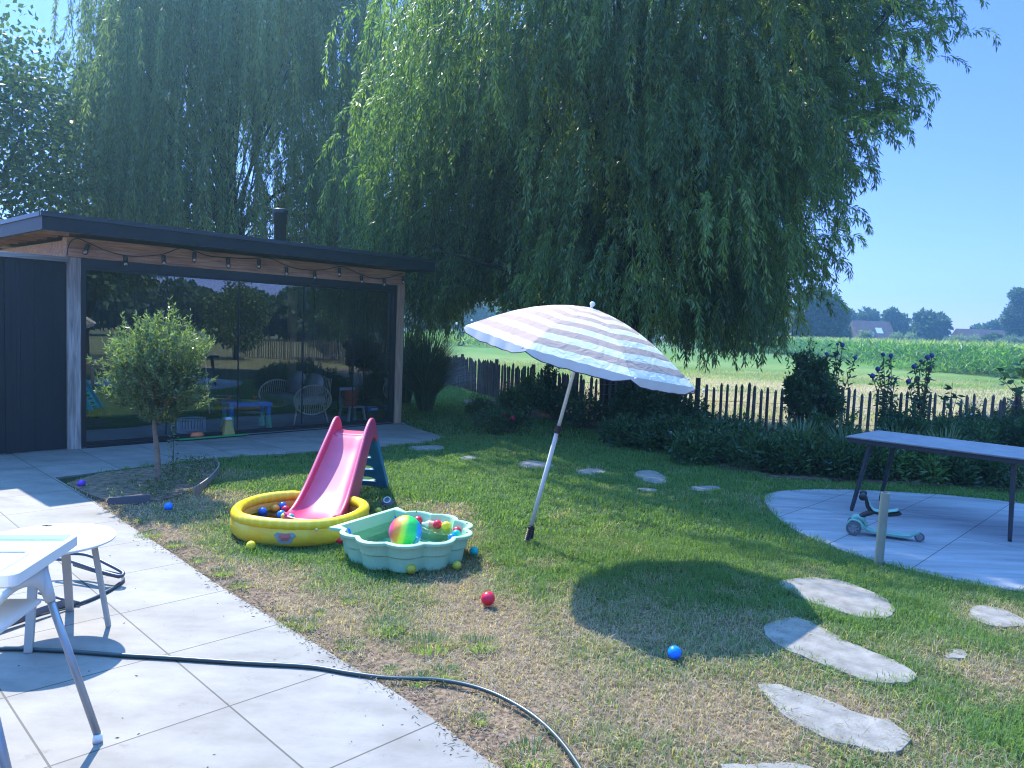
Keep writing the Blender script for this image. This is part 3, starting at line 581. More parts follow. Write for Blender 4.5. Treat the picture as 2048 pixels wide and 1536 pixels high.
# box, basket, toys, pot, broom
p = gp(742, 842); g = MB(); g.box((0, 0, .09), (.34, .22, .15)); ob = g.build('dark_crate', mat('dark crate', (.05, .035, .03), .7), None, bevel=.004); ob.location = (p[0], p[1], .016); ob.rotation_euler = (0, 0, BANG); tag(ob, 'low dark crate standing in the glazed corner', 'crate')
bx = thing('carton', 'blue and white carton lying on the dark crate', 'box', (p[0], p[1], .181), BANG)
g = MB(); g.box((0, 0, .035), (.22, .13, .07)); g.build('body', mat('blue carton print', (.06, .22, .6), .5), bx, bevel=.002)
g = MB(); g.box((.02, -.0665, .035), (.14, .003, .035)); g.box((0, 0, .0715), (.20, .11, .002)); g.build('print', mat('white print', (.7, .72, .75), .5), bx)
p = gp(378, 868); bq = thing('laundry_basket', 'white slatted plastic basket behind the olive tree', 'basket', (p[0], p[1]+.08, .016), BANG)
g = MB()
for z in (.01, .20): g.tube([(.20*math.cos(t), .14*math.sin(t), z) for t in np.linspace(0, 2*math.pi, 24, endpoint=False)], .012, 6, closed=True)
for t in np.linspace(0, 2*math.pi, 28, endpoint=False): g.tube([(.20*math.cos(t), .14*math.sin(t), .01), (.20*math.cos(t), .14*math.sin(t), .20)], .006, 5)
g.prism([(.19*math.cos(t), .13*math.sin(t)) for t in np.linspace(0, 2*math.pi, 24, endpoint=False)], 0, .008); g.build('slats', GREYP, bq)
p = gp(372, 880); g = MB(); g.box((0, 0, .006), (1.0, .34, .012)); ob = g.build('play_mat', mat('green play mat', (.05, .32, .10), .8), None); ob.location = (p[0]+.2, p[1]+.32, .017); ob.rotation_euler = (0, 0, BANG); tag(ob, 'green play mat on the floor behind the glass', 'mat')
g = MB(); g.lathe([(.0001, 0), (.12, 0), (.12, .03), (.09, .06), (.0001, .065)], (0, 0, 0), 20); ob = g.build('toy_dome', mat('orange toy plastic', (.8, .17, .06), .4), None, smooth=True); ob.location = (p[0]+.05, p[1]+.18, .03); tag(ob, 'flat orange toy lying on the green play mat', 'toy')
tw = thing('toy_tower', 'yellow toy tower standing on the green play mat', 'toy', (p[0]+.40, p[1]+.46, .03), BANG)
g = MB(); g.bar((0, 0, 0), (0, 0, .22), .17, .15, w2=(.08, .08)); g.build('body', mat('dull yellow toy plastic', (.40, .30, .08), .5), tw, bevel=.01)
g = MB(); g.bar((0, 0, .22), (0, 0, .25), .10, .10, w2=(.06, .06)); g.build('roof', GREYP, tw)
p = b2w(2.2, 2.9); cb = thing('sideboard', 'low dark cabinet against the back wall of the room', 'cabinet', (p[0], p[1], .016), BANG)
g = MB(); g.box((0, 0, .40), (1.9, .45, .8)); g.build('body', mat('dark cabinet', (.03, .03, .035), .5), cb, bevel=.006)
for x in (-.62, 0, .62): g = MB(); g.box((x, -.232, .40), (.58, .012, .70)); g.build('door', mat('dark cabinet door', (.045, .045, .05), .45), cb)
p = b2w(3.15, 2.9); pt = thing('plant_pot', 'orange terracotta pot with a small plant on the cabinet', 'pot plant', (p[0]-.1, p[1]-.1, .82))
g = MB(); g.lathe([(.0001, 0), (.07, 0), (.10, .13), (.11, .135), (.11, .16), (.09, .16), (.0001, .13)], (0, 0, 0), 18); g.build('pot', mat('terracotta', (.42, .12, .06), .7), pt)
LG = leafmat('shrub leaves', [(.028, .055, .018), (.05, .09, .03), (.085, .13, .05)], .3, .45)
P = rng.normal(0, .08, (300, 3)); P[:, 2] = .2+np.abs(P[:, 2])*2; V, F = leaves(P, nrm(P-np.array([0, 0, .12])), .07, .03); raw('foliage', V, F, LG, pt, rng.random(300))
br_ = thing('broom', 'broom with a long pale stick leaning on the cabinet', 'broom', b2w(2.75, 2.0, .016), BANG)
g = MB(); g.tube([(0, 0, .03), (.10, .5, 1.45)], .012, 8); g.build('stick', RATTAN, br_)
g = MB(); g.box((0, 0, .04), (.30, .06, .06)); g.build('head', mat('broom bristle', (.12, .05, .03), .9), br_)

# ---------------------------------------------------------------- trees
WIL = leafmat('willow leaves', [(.075, .135, .06), (.105, .18, .07), (.17, .26, .08), (.29, .38, .11)], .48, .42, .5)
WIL2 = leafmat('far willow leaves', [(.08, .125, .06), (.12, .17, .075), (.17, .22, .09), (.25, .28, .10)], .46, .45, .4)
def interp(x, xs_, ys_): return np.interp(x, xs_, ys_)
def willow(name, label, base, trunk_r, head, env, bounds, nb, ns, nl, leaf, m, droop, zmin, limbs=26, trunk_path=None, spread=.55, seed=1, extra=(), up=None):
    """boughs end on the crown envelope; each carries drooping strands of long leaves"""
    r_ = np.random.default_rng(seed)
    root = thing(name, label, 'willow tree', (base[0], base[1], 0))
    B = []
    z0, z1 = bounds
    for i in range(nb):
        z = z0+(z1-z0)*r_.random()**.9; ph = r_.uniform(0, 2*math.pi); f = r_.uniform(.25, 1.)**.45
        rad = env(z, ph)*f*r_.uniform(.9, 1.06)
        B.append((base[0]+rad*math.cos(ph), base[1]+rad*math.sin(ph), z))
    B += list(extra); B = np.array(B)
    # strands
    nbt = len(B); ss = []; LE = []
    C = np.repeat(B, ns, 0); n = len(C); C = C + r_.normal(0, spread, (n, 3))*np.array([1, 1, .7])
    O = C-np.array([base[0], base[1], 0]); O[:, 2] = 0; O = nrm(O+r_.normal(0, .5, (n, 3))*np.array([1, 1, 0]))
    dl, dr = droop(C[:, 0]); L = dl*r_.uniform(.6, 1.25, n); reach = L*dr*r_.uniform(.4, 1.2, n)
    if up is not None:
        wgt = np.clip(up(C), 0, 1); reach = reach*(1-wgt)+L*.85*wgt; fall = L*(1-.72*wgt)
    else: fall = L
    zm = zmin(C[:, 0], C[:, 1]); fall = np.minimum(fall, np.maximum(.15, C[:, 2]-zm-r_.uniform(0, .5, n)))
    keep = (C[:, 2] > zm) & ~((C[:, 0] < .2) & (C[:, 0] > -5) & (C[:, 1] < 14.1) & (C[:, 2] < 5.2)); C, O, L, reach, fall = C[keep], O[keep], L[keep], reach[keep], fall[keep]; n = len(C)
    sway = r_.normal(0, .12, (n, 3)); sway[:, 2] = 0
    def at(k, t):   # position along the strand
        t = t[:, None]; return C[k]+O[k]*(reach[k][:, None]*(1-(1-t)**2)) + sway[k]*t*t + np.array([0, 0, 1.])*(.12*np.sin(t*3.1)*1.0) - np.array([0, 0, 1.])*fall[k][:, None]*t**1.5
    k = r_.integers(0, n, n*nl); t = r_.random(n*nl)**.8; P = at(k, t); T = nrm(at(k, np.minimum(t+.03, 1.03))-P)
    side = nrm(r_.normal(0, 1, (len(k), 3))); D = nrm(T*.7+side*.65+np.array([0, 0, -.42]))
    P = P + side*.02
    lw = r_.uniform(.7, 1.25, len(k))
    V, F = leaves(P, D, leaf[0]*lw, leaf[1]*lw)
    tn = np.clip(np.repeat(r_.random(nbt), ns)[keep][k]*.65+r_.random(len(k))*.45-.05, 0, 1)
    V[:, 0] -= base[0]; V[:, 1] -= base[1]
    raw('crown', V, F, m, root, tn)
    g = MB()
    tp = trunk_path or [(0, 0, -.1), (0, 0, .3), (0, 0, head)]
    g.tube(catmull([Vector(q[:3]) for q in tp], 4), list(np.interp(np.linspace(0, 1, 4*(len(tp)-1)+1), np.linspace(0, 1, len(tp)), [q[3] if len(q) > 3 else trunk_r for q in tp])), 14)
    g.build('trunk', BARK, root, smooth=True)
    g = MB(); hd = Vector(tp[-1][:3])
    sel = r_.permutation(nbt)[:limbs*3]
    for i, q in enumerate(sel):
        e = Vector(B[q])-Vector((base[0], base[1], 0)); m1 = hd.lerp(e, .35)+Vector((0, 0, .35*abs(e.z-hd.z)*.3)); big = i < limbs
        g.tube(catmull([hd+Vector(r_.normal(0, trunk_r*.4, 3)), m1, hd.lerp(e, .7)+Vector(r_.normal(0, .1, 3))+Vector((0, 0, .15)), e], 4), list(np.linspace((.085 if big else .032), .010, 13)), 6)
    g.build('limbs', BARK, root, smooth=True)
    g = MB(); V2 = []; F2 = []
    for s_ in r_.permutation(n)[:n//3]:
        tt = np.array([0, .35, .7, 1.]); Pp = at(np.full(4, s_), tt); Pp[:, 0] -= base[0]; Pp[:, 1] -= base[1]
        o_ = len(V2)*0+len(V2); w_ = .006
        for q in Pp: V2 += [q+np.array([w_, 0, 0]), q+np.array([-w_*.5, w_, 0]), q+np.array([-w_*.5, -w_, 0])]
        for i in range(3):
            for j in range(3): F2.append((o_+i*3+j, o_+i*3+(j+1) % 3, o_+i*3+3+(j+1) % 3, o_+i*3+3+j))
    raw('twigs', np.array(V2), np.array(F2), TWIG, root)
    return root
def env_c(z, ph):
    l_ = np.interp(z, [1.5, 2.2, 3.6, 5.4, 7.7, 10, 12], [3.2, 3.9, 4.9, 4.9, 5.1, 3.6, 1.2]); r_ = np.interp(z, [1.5, 2.2, 3.6, 5.4, 7.7, 10, 12], [2.0, 2.3, 2.6, 3.4, 5.0, 3.6, 1.2])
    fr = np.interp(z, [1.5, 2.2, 3.6, 5.4, 7.7, 10, 12], [2.6, 3.2, 3.8, 4.0, 4.4, 3.2, 1.2]); c = math.cos(ph); s = math.sin(ph)
    a = r_ if c > 0 else l_; return 1/math.sqrt((c/a)**2+(s/fr)**2)
willow('weeping_willow', 'large dense willow with lime green left edge rising behind the parasol', (2.3, 14.9), .42, 2.0, env_c, (2.2, 11.5), 1150, 10, 68, (.112, .0215), WIL,
       lambda x: (np.interp(x, [-3, 3, 6], [1.15, .9, .75]), np.interp(x, [-3, 3, 6], [.35, .5, .7])),
       lambda x, y: np.interp(x, [-2.3, -1.0, -.8, .4, 1.6, 3.2, 5.5], [1.25, 1.3, 2.3, 2.0, 1.3, 1.0, 1.5]), 30,
       [(-.15, 0, -.1, .66), (-.05, 0, .35, .52), (-.1, 0, 1.0, .50), (-.2, 0, 1.7, .58), (-.15, 0, 2.15, .42)], 0.36, 3,
       extra=[(-1.9+.9*random.random(), 14.2+.8*random.random(), 2.6+random.random()) for _ in range(9)]+[(random.uniform(-2.6, .8), random.uniform(14.4, 16.8), random.uniform(2.9, 7.5)) for _ in range(150)]+[(2.5+random.gauss(0, 1.5), random.uniform(13.5, 16), random.uniform(3., 8)) for _ in range(120)], up=lambda C: (C[:, 0]-3.2)/2.5*(C[:, 2] > 2.5))
def env_l(z, ph): return (.86 if math.cos(ph) < -.3 else 1)*np.interp(z, [2, 4, 8, 11, 14, 16], [4.0, 4.7, 4.9, 4.6, 3.1, 1.])
willow('weeping_willow', 'tall weeping willow with long hanging strands behind the garden room', (-9.0, 24.2), .5, 4.2, env_l, (3.2, 15), 430, 12, 85, (.16, .032), WIL2,
       lambda x: (2.3+0*x, .22+0*x), lambda x, y: 2.2+0*x, 26, None, .5, 5)
def broadtree(name, label, base, h, rad, nl, leafs, m, cat='tree', z0=None, clumps=26, tr=.16, group=None, seed=0, sc=(1, 1, 1), parts=True):
    r_ = np.random.default_rng(seed+int(abs(base[0])*10)); root = thing(name, label, cat, (base[0], base[1], 0), group=group)
    z0 = z0 if z0 is not None else h*.3; cz = (z0+h)/2; hz = (h-z0)/2
    c = nrm(r_.normal(size=(clumps, 3)))*(r_.random((clumps, 1))**.4)*.78; c[:, 2] = c[:, 2]
    C = c*np.array([rad*sc[0], rad*sc[1], hz])+np.array([0, 0, cz]); cr_ = rad*r_.uniform(.22, .42, clumps)*(1.1-.25*np.abs(c[:, 2]))
    k = r_.integers(0, clumps, nl); d = nrm(r_.normal(size=(nl, 3))); P = C[k]+d*(cr_[k]*r_.random(nl)**.38)[:, None]*np.array([1, 1, min(1.2, hz/rad)])
    D = nrm(d*.7+r_.normal(0, .5, (nl, 3))+np.array([0, 0, -.25])); lw = r_.uniform(.7, 1.3, nl)
    V, F = leaves(P, D, leafs[0]*lw, leafs[1]*lw); tn = np.clip(r_.random(clumps)[k]*.45+r_.random(nl)*.55, 0, 1)
    raw('crown', V, F, m, root, tn)
    g = MB(); g.tube([(0, 0, -.1), (0, 0, z0*.6), (0, 0, cz)], [tr*1.2, tr, tr*.5], 9)
    for i in range(min(clumps, 14)):
        e = Vector(C[i]); g.tube([(0, 0, z0*.5+(cz-z0*.5)*random.random()), e*.5+Vector((0, 0, cz*.25)), e], [tr*.5, tr*.25, .015], 6)
    g.build('trunk', BARK, root, smooth=True); return root
BROAD = leafmat('broad tree leaves', [(.03, .06, .022), (.055, .095, .03), (.09, .14, .045), (.16, .21, .07)], .35, .45)
broadtree('broadleaf_tree', 'dark leafy tree at the left edge behind the garden room', (-13.4, 18.6), 9.5, 3.0, 17000, (.15, .095), BROAD, z0=2.2, clumps=70, tr=.15)
broadtree('broadleaf_tree', 'thin leafy tree seen over the left roof corner', (-12.2, 25.), 7.0, 3.2, 7500, (.17, .11), BROAD, z0=1.5, clumps=34, tr=.14)
# olive
ob = gp(315, 968); OLV = leafmat('olive leaves', [(.075, .10, .07), (.12, .16, .09), (.18, .25, .10), (.32, .37, .26)], .4, .35, .5)
ol = thing('olive_tree', 'small round topped olive tree on a thin trunk by the patio', 'olive tree', (ob[0], ob[1], 0))
r_ = np.random.default_rng(11); n = 820; u = nrm(r_.normal(size=(n, 3))); rr_ = r_.random(n)**.4*(1+.16*np.sin(u[:, 0]*5+1)*np.cos(u[:, 2]*6)+.10*np.sin(u[:, 1]*9+u[:, 0]*7)); C = u*rr_[:, None]*np.array([.43, .43, .45])+np.array([0, 0, 1.05]); C[:, 2] += .04
ax = nrm(u*.5+np.array([0, 0, .9])+r_.normal(0, .25, (n, 3))); Ls = r_.uniform(.10, .20, n)*np.where(u[:, 2] > .3, 1.25, .85)*np.where(r_.random(n) > .9, 1.7, 1)
nl = 26; k = np.repeat(np.arange(n), nl); t = r_.random(n*nl); P = C[k]+ax[k]*(Ls[k]*t)[:, None]; side = nrm(r_.normal(size=(n*nl, 3))); D = nrm(ax[k]*.75+side*.7); V, F = leaves(P, D, .052*r_.uniform(.7, 1.2, n*nl), .013)
raw('crown', V, F, OLV, ol, np.clip(r_.random(n*nl)*.75+.12*(P[:, 2] > 1.2), 0, 1))
g = MB(); g.tube(catmull([(0, 0, -.02), (.0, 0, .25), (-.02, 0, .45), (-.035, 0, .62), (-.02, 0, .95), (0, 0, 1.2)], 4), list(np.linspace(.032, .014, 21)), 10)
for i in range(60): q = Vector(C[i]); g.tube([(-.03, 0, .62+random.random()*.3), q*.5+Vector((0, 0, .45)), q+Vector(ax[i])*Ls[i]], [.010, .006, .002], 5)
g.build('trunk', mat('olive bark', (.22, .17, .12), .85, .2, 0, .3, 20, .6, 60), ol, smooth=True)
g = MB(); P = []
spr = gp(333, 950); V = []; sp_ = thing('seedling', 'thin leafy shoot growing beside the olive trunk', 'plant', (spr[0], spr[1]+.15, 0))
g.tube([(0, 0, 0), (.01, 0, .3), (-.01, 0, .55)], .004, 5); g.build('stem', TWIG, sp_)
P = np.stack([r_.normal(0, .03, 60), r_.normal(0, .03, 60), r_.uniform(.1, .56, 60)], 1); V, F = leaves(P, nrm(r_.normal(size=(60, 3))), .04, .018); raw('foliage', V, F, OLV, sp_, r_.random(60))
# bed edging
g = MB(); E1 = smoothpoly([gp(*q)[:2] for q in [(388, 990), (415, 972), (436, 950), (439, 938), (428, 922)]], 2, False)
for i in range(len(E1)-1):
    a, b = E1[i], E1[i+1]; g.bar((a[0], a[1], .03), (b[0], b[1], .03), .012, .09)
c_ = gp(420, 960); o = g.build('bed_edging', woodmat('edging wood', (.24, .20, .16), (.40, .34, .28), 2), off=(c_[0], c_[1], 0)); o.location = (c_[0], c_[1], 0); tag(o, 'curved wooden edging strip beside the olive bed', 'edging')
g = MB(); a, b = gp(216, 1010), gp(300, 1003); g.bar((a[0], a[1], .03), (b[0], b[1], .03), .03, .07); o = g.build('bed_edging', mat('grey edging board', (.10, .10, .11), .8), off=(a[0], a[1], 0)); o.location = (a[0], a[1], 0); tag(o, 'straight grey edging board at the front of the olive bed', 'edging')
VV = []; FF = []; TT = []; off = 0; HERB = leafmat('herb leaves', [(.06, .09, .05), (.11, .15, .07), (.2, .23, .12)], .35)
P = np.stack([rng.uniform(-4, -3., 9000), rng.uniform(6.8, 8.9, 9000), np.zeros(9000)], 1); P = P[inpoly(P, BED)]; dn = vnoise(P[:, 0], P[:, 1], .18); P = P[(dn > .42) & (P[:, 0] > -3.75)][:1500]
P[:, 2] = rng.uniform(0, .10, len(P)); D = nrm(rng.normal(size=(len(P), 3))+np.array([0, 0, .6])); V, F = leaves(P, D, rng.uniform(.02, .05, len(P)), .012); o = raw('ground_cover', V, F, HERB, tint=rng.random(len(F))); tag(o, 'low herbs and weeds under the olive tree', 'weeds', kind='stuff')

# ---------------------------------------------------------------- fence
FP = [(-3.6, 25.2), (-1.75, 21.9), (-.3, 18.3), (.68, 16.0), (1.35, 14.5), (2.5, 13.95), (3.7, 13.75), (5.4, 13.6), (6.6, 13.4), (7.7, 13.2), (8.7, 12.95), (12, 12.2), (15, 11), (18, 8.5), (20, 4)]
FP = [np.array(p) for p in FP]; fence = thing('picket_fence', 'weathered chestnut paling fence between garden and field', 'fence', (3.7, 13.75, 0))
pk = []; rest = MB(); dist = 0.; nxt = 0.
for i in range(len(FP)-1):
    a, b = FP[i], FP[i+1]; L = np.linalg.norm(b-a); d_ = (b-a)/L
    while nxt < dist+L:
        q = a+d_*(nxt-dist); pk.append((q[0]+random.uniform(-.01, .01), q[1]+random.uniform(-.02, .02), d_, random.random())); nxt += random.uniform(.095, .145)
    dist += L
def inview(q): X_ = 1024+FPX*q[0]/q[1]; return q[1] > 5 and 905 < X_ < 2060 and not (1240 < X_ < 1330)
vis = sorted([i for i, q in enumerate(pk) if inview(q)], key=lambda i: pk[i][1])[:100]; vis = set(vis)
for i, (x, y, d_, rr_) in enumerate(pk):
    g = MB() if i in vis else rest; rd = random.uniform(.026, .036); h = random.uniform(.80, .92); lx, ly = x-3.7, y-13.75; tx, ty = random.uniform(-.02, .02)*1.2, random.uniform(-.02, .02)
    a_ = random.uniform(0, 1.5); nsd = 6
    pr = [(rd*1.0, -.03), (rd*.95, h*.5), (rd*.88, h-.045), (rd*.3, h)]
    V = []; F = []
    for (r1, z) in pr:
        for j in range(nsd): t = a_+2*math.pi*j/nsd; V.append((lx+tx*z+r1*math.cos(t)*(1+.25*math.sin(i*3.1+j)), ly+ty*z+r1*.75*math.sin(t), z))
    for k in range(len(pr)-1):
        for j in range(nsd): F.append((k*nsd+j, k*nsd+(j+1) % nsd, (k+1)*nsd+(j+1) % nsd, (k+1)*nsd+j))
    g.add(V, F)
    if g is not rest: g.build('picket', PICK, fence)
o = rest.build('pickets_far', PICK, fence); o['kind'] = 'stuff'
g = MB()
for z in (.25, .55, .74):
    P = [(q[0]-3.7, q[1]-13.75+.03*math.sin(i*1.7), z+.01*math.sin(i*2.3)) for i, q in enumerate(pk[::2])]; g.tube(P, .0035, 4)
g.build('wire', STEEL, fence)
for k in (14, 40, 62, 80, 97, 116, 135, 160):
    if k < len(pk):
        x, y = pk[k][0], pk[k][1]; g = MB(); g.tube([(x-3.7, y-13.75+.08, -.05), (x-3.7, y-13.75+.08, .95)], [.05, .045], 9); g.build('post', PICK, fence)

# ---------------------------------------------------------------- plants along the fence
SHR = [leafmat('dark shrub leaves', [(.03, .065, .03), (.05, .10, .04), (.10, .17, .06)], .35, .45), leafmat('mid shrub leaves', [(.05, .10, .03), (.09, .16, .05), (.15, .23, .07)], .35, .45), LG]
def shrub(label, x, y, h, rad, n, leaf, m, cat='shrub', name='shrub', group='plants along the fence', z0=.0, stems=12, up=.3, flower=None):
    r_ = np.random.default_rng(int(abs(x)*100+abs(y)*10)); root = thing(name, label, cat, (x, y, 0), group=group); cl = max(14, int(n/110))
    c = nrm(r_.normal(size=(cl, 3)))*(r_.random((cl, 1))**.4)*r_.uniform(.6, 1.15, (cl, 1)); c[:, 2] = np.abs(c[:, 2])*1.0-.2
    C = np.stack([c[:, 0]*rad, c[:, 1]*rad*.8, z0+(h-z0)*(.45+.5*c[:, 2])], 1); k = r_.integers(0, cl, n); d = nrm(r_.normal(size=(n, 3)))
    P = C[k]+d*((rad*.24)*r_.random(n)**.5)[:, None]*np.array([1, 1, 1.5]); P[:, 2] = np.where(P[:, 2] < .01, .01+.1*r_.random(n), P[:, 2]); D = nrm(d*.8+r_.normal(0, .4, (n, 3))+np.array([0, 0, up])); lw = r_.uniform(.6, 1.3, n)
    V, F = leaves(P, D, leaf[0]*lw, leaf[1]*lw); tv = np.clip(r_.random(cl)[k]*.4+r_.random(n)*.6, 0, 1)
    ns_ = int(8+26*rad); sb = C[r_.integers(0, cl, ns_)]; sd2 = nrm(r_.normal(0, .35, (ns_, 3))+np.array([0, 0, 1.])); sl2 = r_.uniform(.12, .34, ns_)*h**.5; kk = np.repeat(np.arange(ns_), 16); tt_ = r_.random(len(kk))
    P2 = sb[kk]+np.array([0, 0, rad*.15])+sd2[kk]*(sl2[kk]*tt_*1.3)[:, None]; D2 = nrm(r_.normal(0, 1, (len(kk), 3))+sd2[kk]*.7); V2, F2 = leaves(P2, D2, leaf[0]*1.1*(1.15-.6*tt_), leaf[1]*(1.1-.4*tt_))
    raw('foliage', np.concatenate([V, V2]), np.concatenate([F, F2+len(V)]), m, root, np.concatenate([tv, r_.random(len(F2))]))
    g = MB()
    for i in range(min(stems, cl)): g.tube([(C[i][0]*.2, C[i][1]*.2, 0), (C[i][0]*.6, C[i][1]*.6, C[i][2]*.5), tuple(C[i])], [.012, .008, .004], 5)
    g.build('stems', TWIG, root)
    if flower:
        col, nf, rf_ = flower
        for i in range(nf):
            q = C[i % cl]+nrm(r_.normal(size=3)+np.array([0, -.5, .6]))*rad*.26; g = MB(); g.ball(q, rf_, 8); g.build('flower', col, root, smooth=True)
    return root
def pos(px, py): q = gp(px, py); return q[0], q[1]
ROSE = mat('dark red petals', (.35, .01, .02), .6); ORG = mat('dry orange flowers', (.34, .16, .07), .8); WHT = mat('white petals', (.75, .75, .72), .7); LILAC = mat('lilac petals', (.35, .25, .5), .7)
def P_(px, py, *a, **k):
    x, y = pos(px, py); return shrub(a[0], x, y, *a[1:], **k)
P_(1055, 836, 'leafy green shrub against the fence left of the parasol pole', .85, .42, 4200, (.07, .035), SHR[1])
P_(1115, 842, 'darker shrub between the fence and the parasol pole', .7, .45, 4200, (.06, .03), SHR[0])
P_(1020, 830, 'low pale green plant at the foot of the fence', .45, .4, 1800, (.07, .03), SHR[1])
P_(1095, 828, 'tall thin climber reaching over the fence top', 1.25, .14, 900, (.08, .035), SHR[0])
P_(1170, 858, 'rusty seed headed bush beside the willow trunk', .65, .55, 3500, (.05, .02), SHR[0], flower=(ORG, 60, .022))
P_(958, 856, 'grey green lavender like tuft in the lawn', .62, .26, 2200, (.05, .014), SHR[2], name='small_shrub', group='small shrubs in the lawn', up=.8)
P_(985, 868, 'low clipped shrub in front of the rose', .42, .38, 2600, (.04, .018), SHR[0], name='small_shrub', group='small shrubs in the lawn')
P_(1022, 866, 'rose bush with dark red blooms in the lawn', .50, .26, 1800, (.05, .03), SHR[0], cat='rose', name='rose_bush', group='small shrubs in the lawn', flower=(ROSE, 5, .045))
x_ = 1270
labs = ['dark climber right beside the willow trunk', 'dark bushy plant right of the willow trunk', 'leggy dark shrub hiding fence pickets', 'dark flowering shrub with lilac dots', 'loose dark shrub left of the tall thistle bush']
for i, (px, py, h, rd) in enumerate([(1262, 862, 1.15, .5), (1318, 872, 1.1, .5), (1375, 880, .85, .45), (1335, 902, .6, .5), (1440, 908, .6, .55)]):
    P_(px, py, labs[i], h*.85, rd, 4600, (.075, .03), SHR[0], flower=((LILAC, 6, .03) if i == 3 else None))
for px, py, h, rd, lab, m_ in [(1500, 925, .45, .6, 'low dark perennials left of the tall thistle bush', 0), (1560, 945, .45, .6, 'low plants at the border edge beside the round patio', 0), (1250, 890, .35, .55, 'low ground plants in front of the willow trunk', 0), (1400, 925, .35, .55, 'low ground plants at the shaded lawn edge', 0),
    (1640, 930, .65, .6, 'dense dark perennials behind the table corner', 0), (1900, 900, .5, .6, 'dark perennials behind the table middle', 0), (2010, 905, .5, .6, 'dark perennials behind the table right part', 0), (1700, 955, .4, .5, 'low green plants behind the left table legs', 0), (1790, 900, .7, .5, 'bushy dark plant behind the table top', 0), (1850, 962, .4, .6, 'low plants under the table behind the patio', 1), (1960, 968, .4, .6, 'low plants behind the right table leg', 0)]:
    P_(px, py, lab, h, rd, 3600, (.08, .028), SHR[m_])
P_(1620, 900, 'tall dense dark bush carrying blue thistle balls', 1.7, .46, 6500, (.085, .035), SHR[0], cat='thistle bush')
P_(1590, 905, 'pointed conical shrub left of the thistle bush', 1.8, .24, 3600, (.06, .03), SHR[0])
P_(1935, 890, 'rusty white flowered bush before the right pickets', .80, .45, 3200, (.05, .02), SHR[0], flower=(WHT, 22, .018))
P_(2030, 895, 'grey leaved flowering bush at the right picture edge', .85, .5, 3200, (.06, .028), SHR[0], flower=(WHT, 14, .018))
# globe thistles: stems with ball heads
BLUEB = mat('blue thistle balls', (.09, .10, .26), .9, .2, 0, .4, 60, 1., 120)
heads = [(1675, 688, .020), (1685, 690, .032), (1653, 708, .026), (1672, 708, .034), (1711, 716, .026), (1620, 732, .036), (1643, 760, .034), (1766, 709, .030), (1782, 711, .032), (1756, 738, .036), (1745, 752, .038), (1779, 755, .020), (1791, 758, .024), (1855, 714, .036), (1864, 711, .034), (1842, 722, .026), (1828, 733, .036), (1859, 737, .038), (1835, 757, .036), (1817, 763, .036), (1856, 758, .036), (1630, 735, .024)]
for gi, (lo, hi, bx_, lab) in enumerate([(1600, 1720, 1655, 'tall globe thistle with blue balls rising from the dark bush'), (1735, 1800, 1770, 'globe thistle plant with blue balls above the pickets'), (1805, 1880, 1838, 'rightmost globe thistle cluster with large blue balls')]):
    bx0 = gp(bx_, 893); root = thing('globe_thistle', lab, 'thistle', (bx0[0], bx0[1], 0), group='globe thistles'); st_ = MB(); LP = []
    for (hx, hy, hr) in heads:
        if lo <= hx <= hi:
            q = rp(hx, hy, bx0[1]+random.uniform(-.2, .2))-np.array([bx0[0], bx0[1], 0]); g = MB(); g.ball((0, 0, 0), hr*1.15, 12); V = np.array(g.v); g.v = [tuple(np.array(v)*(1+.12*random.uniform(-1, 1))+q) for v in g.v]; g.build('flower_head', BLUEB, root, smooth=False)
            m1 = (q[0]*.5+random.uniform(-.06, .06), q[1]*.5, q[2]*.55); pth = catmull([(q[0]*.1, q[1]*.1, 0), m1, tuple(q)], 6); st_.tube(pth, .006, 5)
            for _ in range(46): a_ = pth[random.randrange(4, 12)]; LP.append((a_[0]+random.gauss(0, .02), a_[1]+random.gauss(0, .02), a_[2]+random.gauss(0, .05)))
    st_.build('stems', TWIG, root); LP = np.array(LP); D = nrm(rng.normal(size=LP.shape)+np.array([0, 0, -.1])); V, F = leaves(LP, D, .13*rng.uniform(.6, 1.2, len(LP)), .035); raw('foliage', V, F, SHR[0], root, rng.random(len(LP)))
# big-leaved twigs
def twigs(label, base, tips, leaf, m, n=16):
    root = thing('leafy_branch', label, 'plant', (base[0], base[1], 0)); g = MB(); LP = []; DD = []
    for t_ in tips:
        q = Vector(rp(t_[0], t_[1], base[1]))-Vector((base[0], base[1], 0)); pth = catmull([(0, 0, .0), (q[0]*.35, 0, q[2]*.6), tuple(q)], 6); g.tube(pth, [.010-.0006*i for i in range(13)], 6)
        for i in range(n): k = random.randrange(8, 13); a_ = pth[k]; s_ = Vector((random.choice((-1, 1))*random.uniform(.5, 1), random.uniform(-.5, .5), random.uniform(-.3, .5))).normalized(); LP.append(tuple(a_)); DD.append(tuple(s_))
    g.build('stems', TWIG, root); V, F = leaves(np.array(LP), np.array(DD), leaf[0]*rng.uniform(.8, 1.2, len(LP)), leaf[1]); raw('foliage', V, F, m, root, rng.random(len(LP)))
b_ = gp(2062, 900); twigs('large leaved branches reaching in at the right edge', b_, [(2010, 740), (2040, 722), (2000, 752), (2046, 745), (2068, 730)], (.16, .085), SHR[0], 10)
b_ = gp(1895, 892); twigs('broad leaved shoot rising above the pointed pickets', b_, [(1905, 765), (1885, 790), (1915, 790)], (.13, .06), SHR[0], 9)
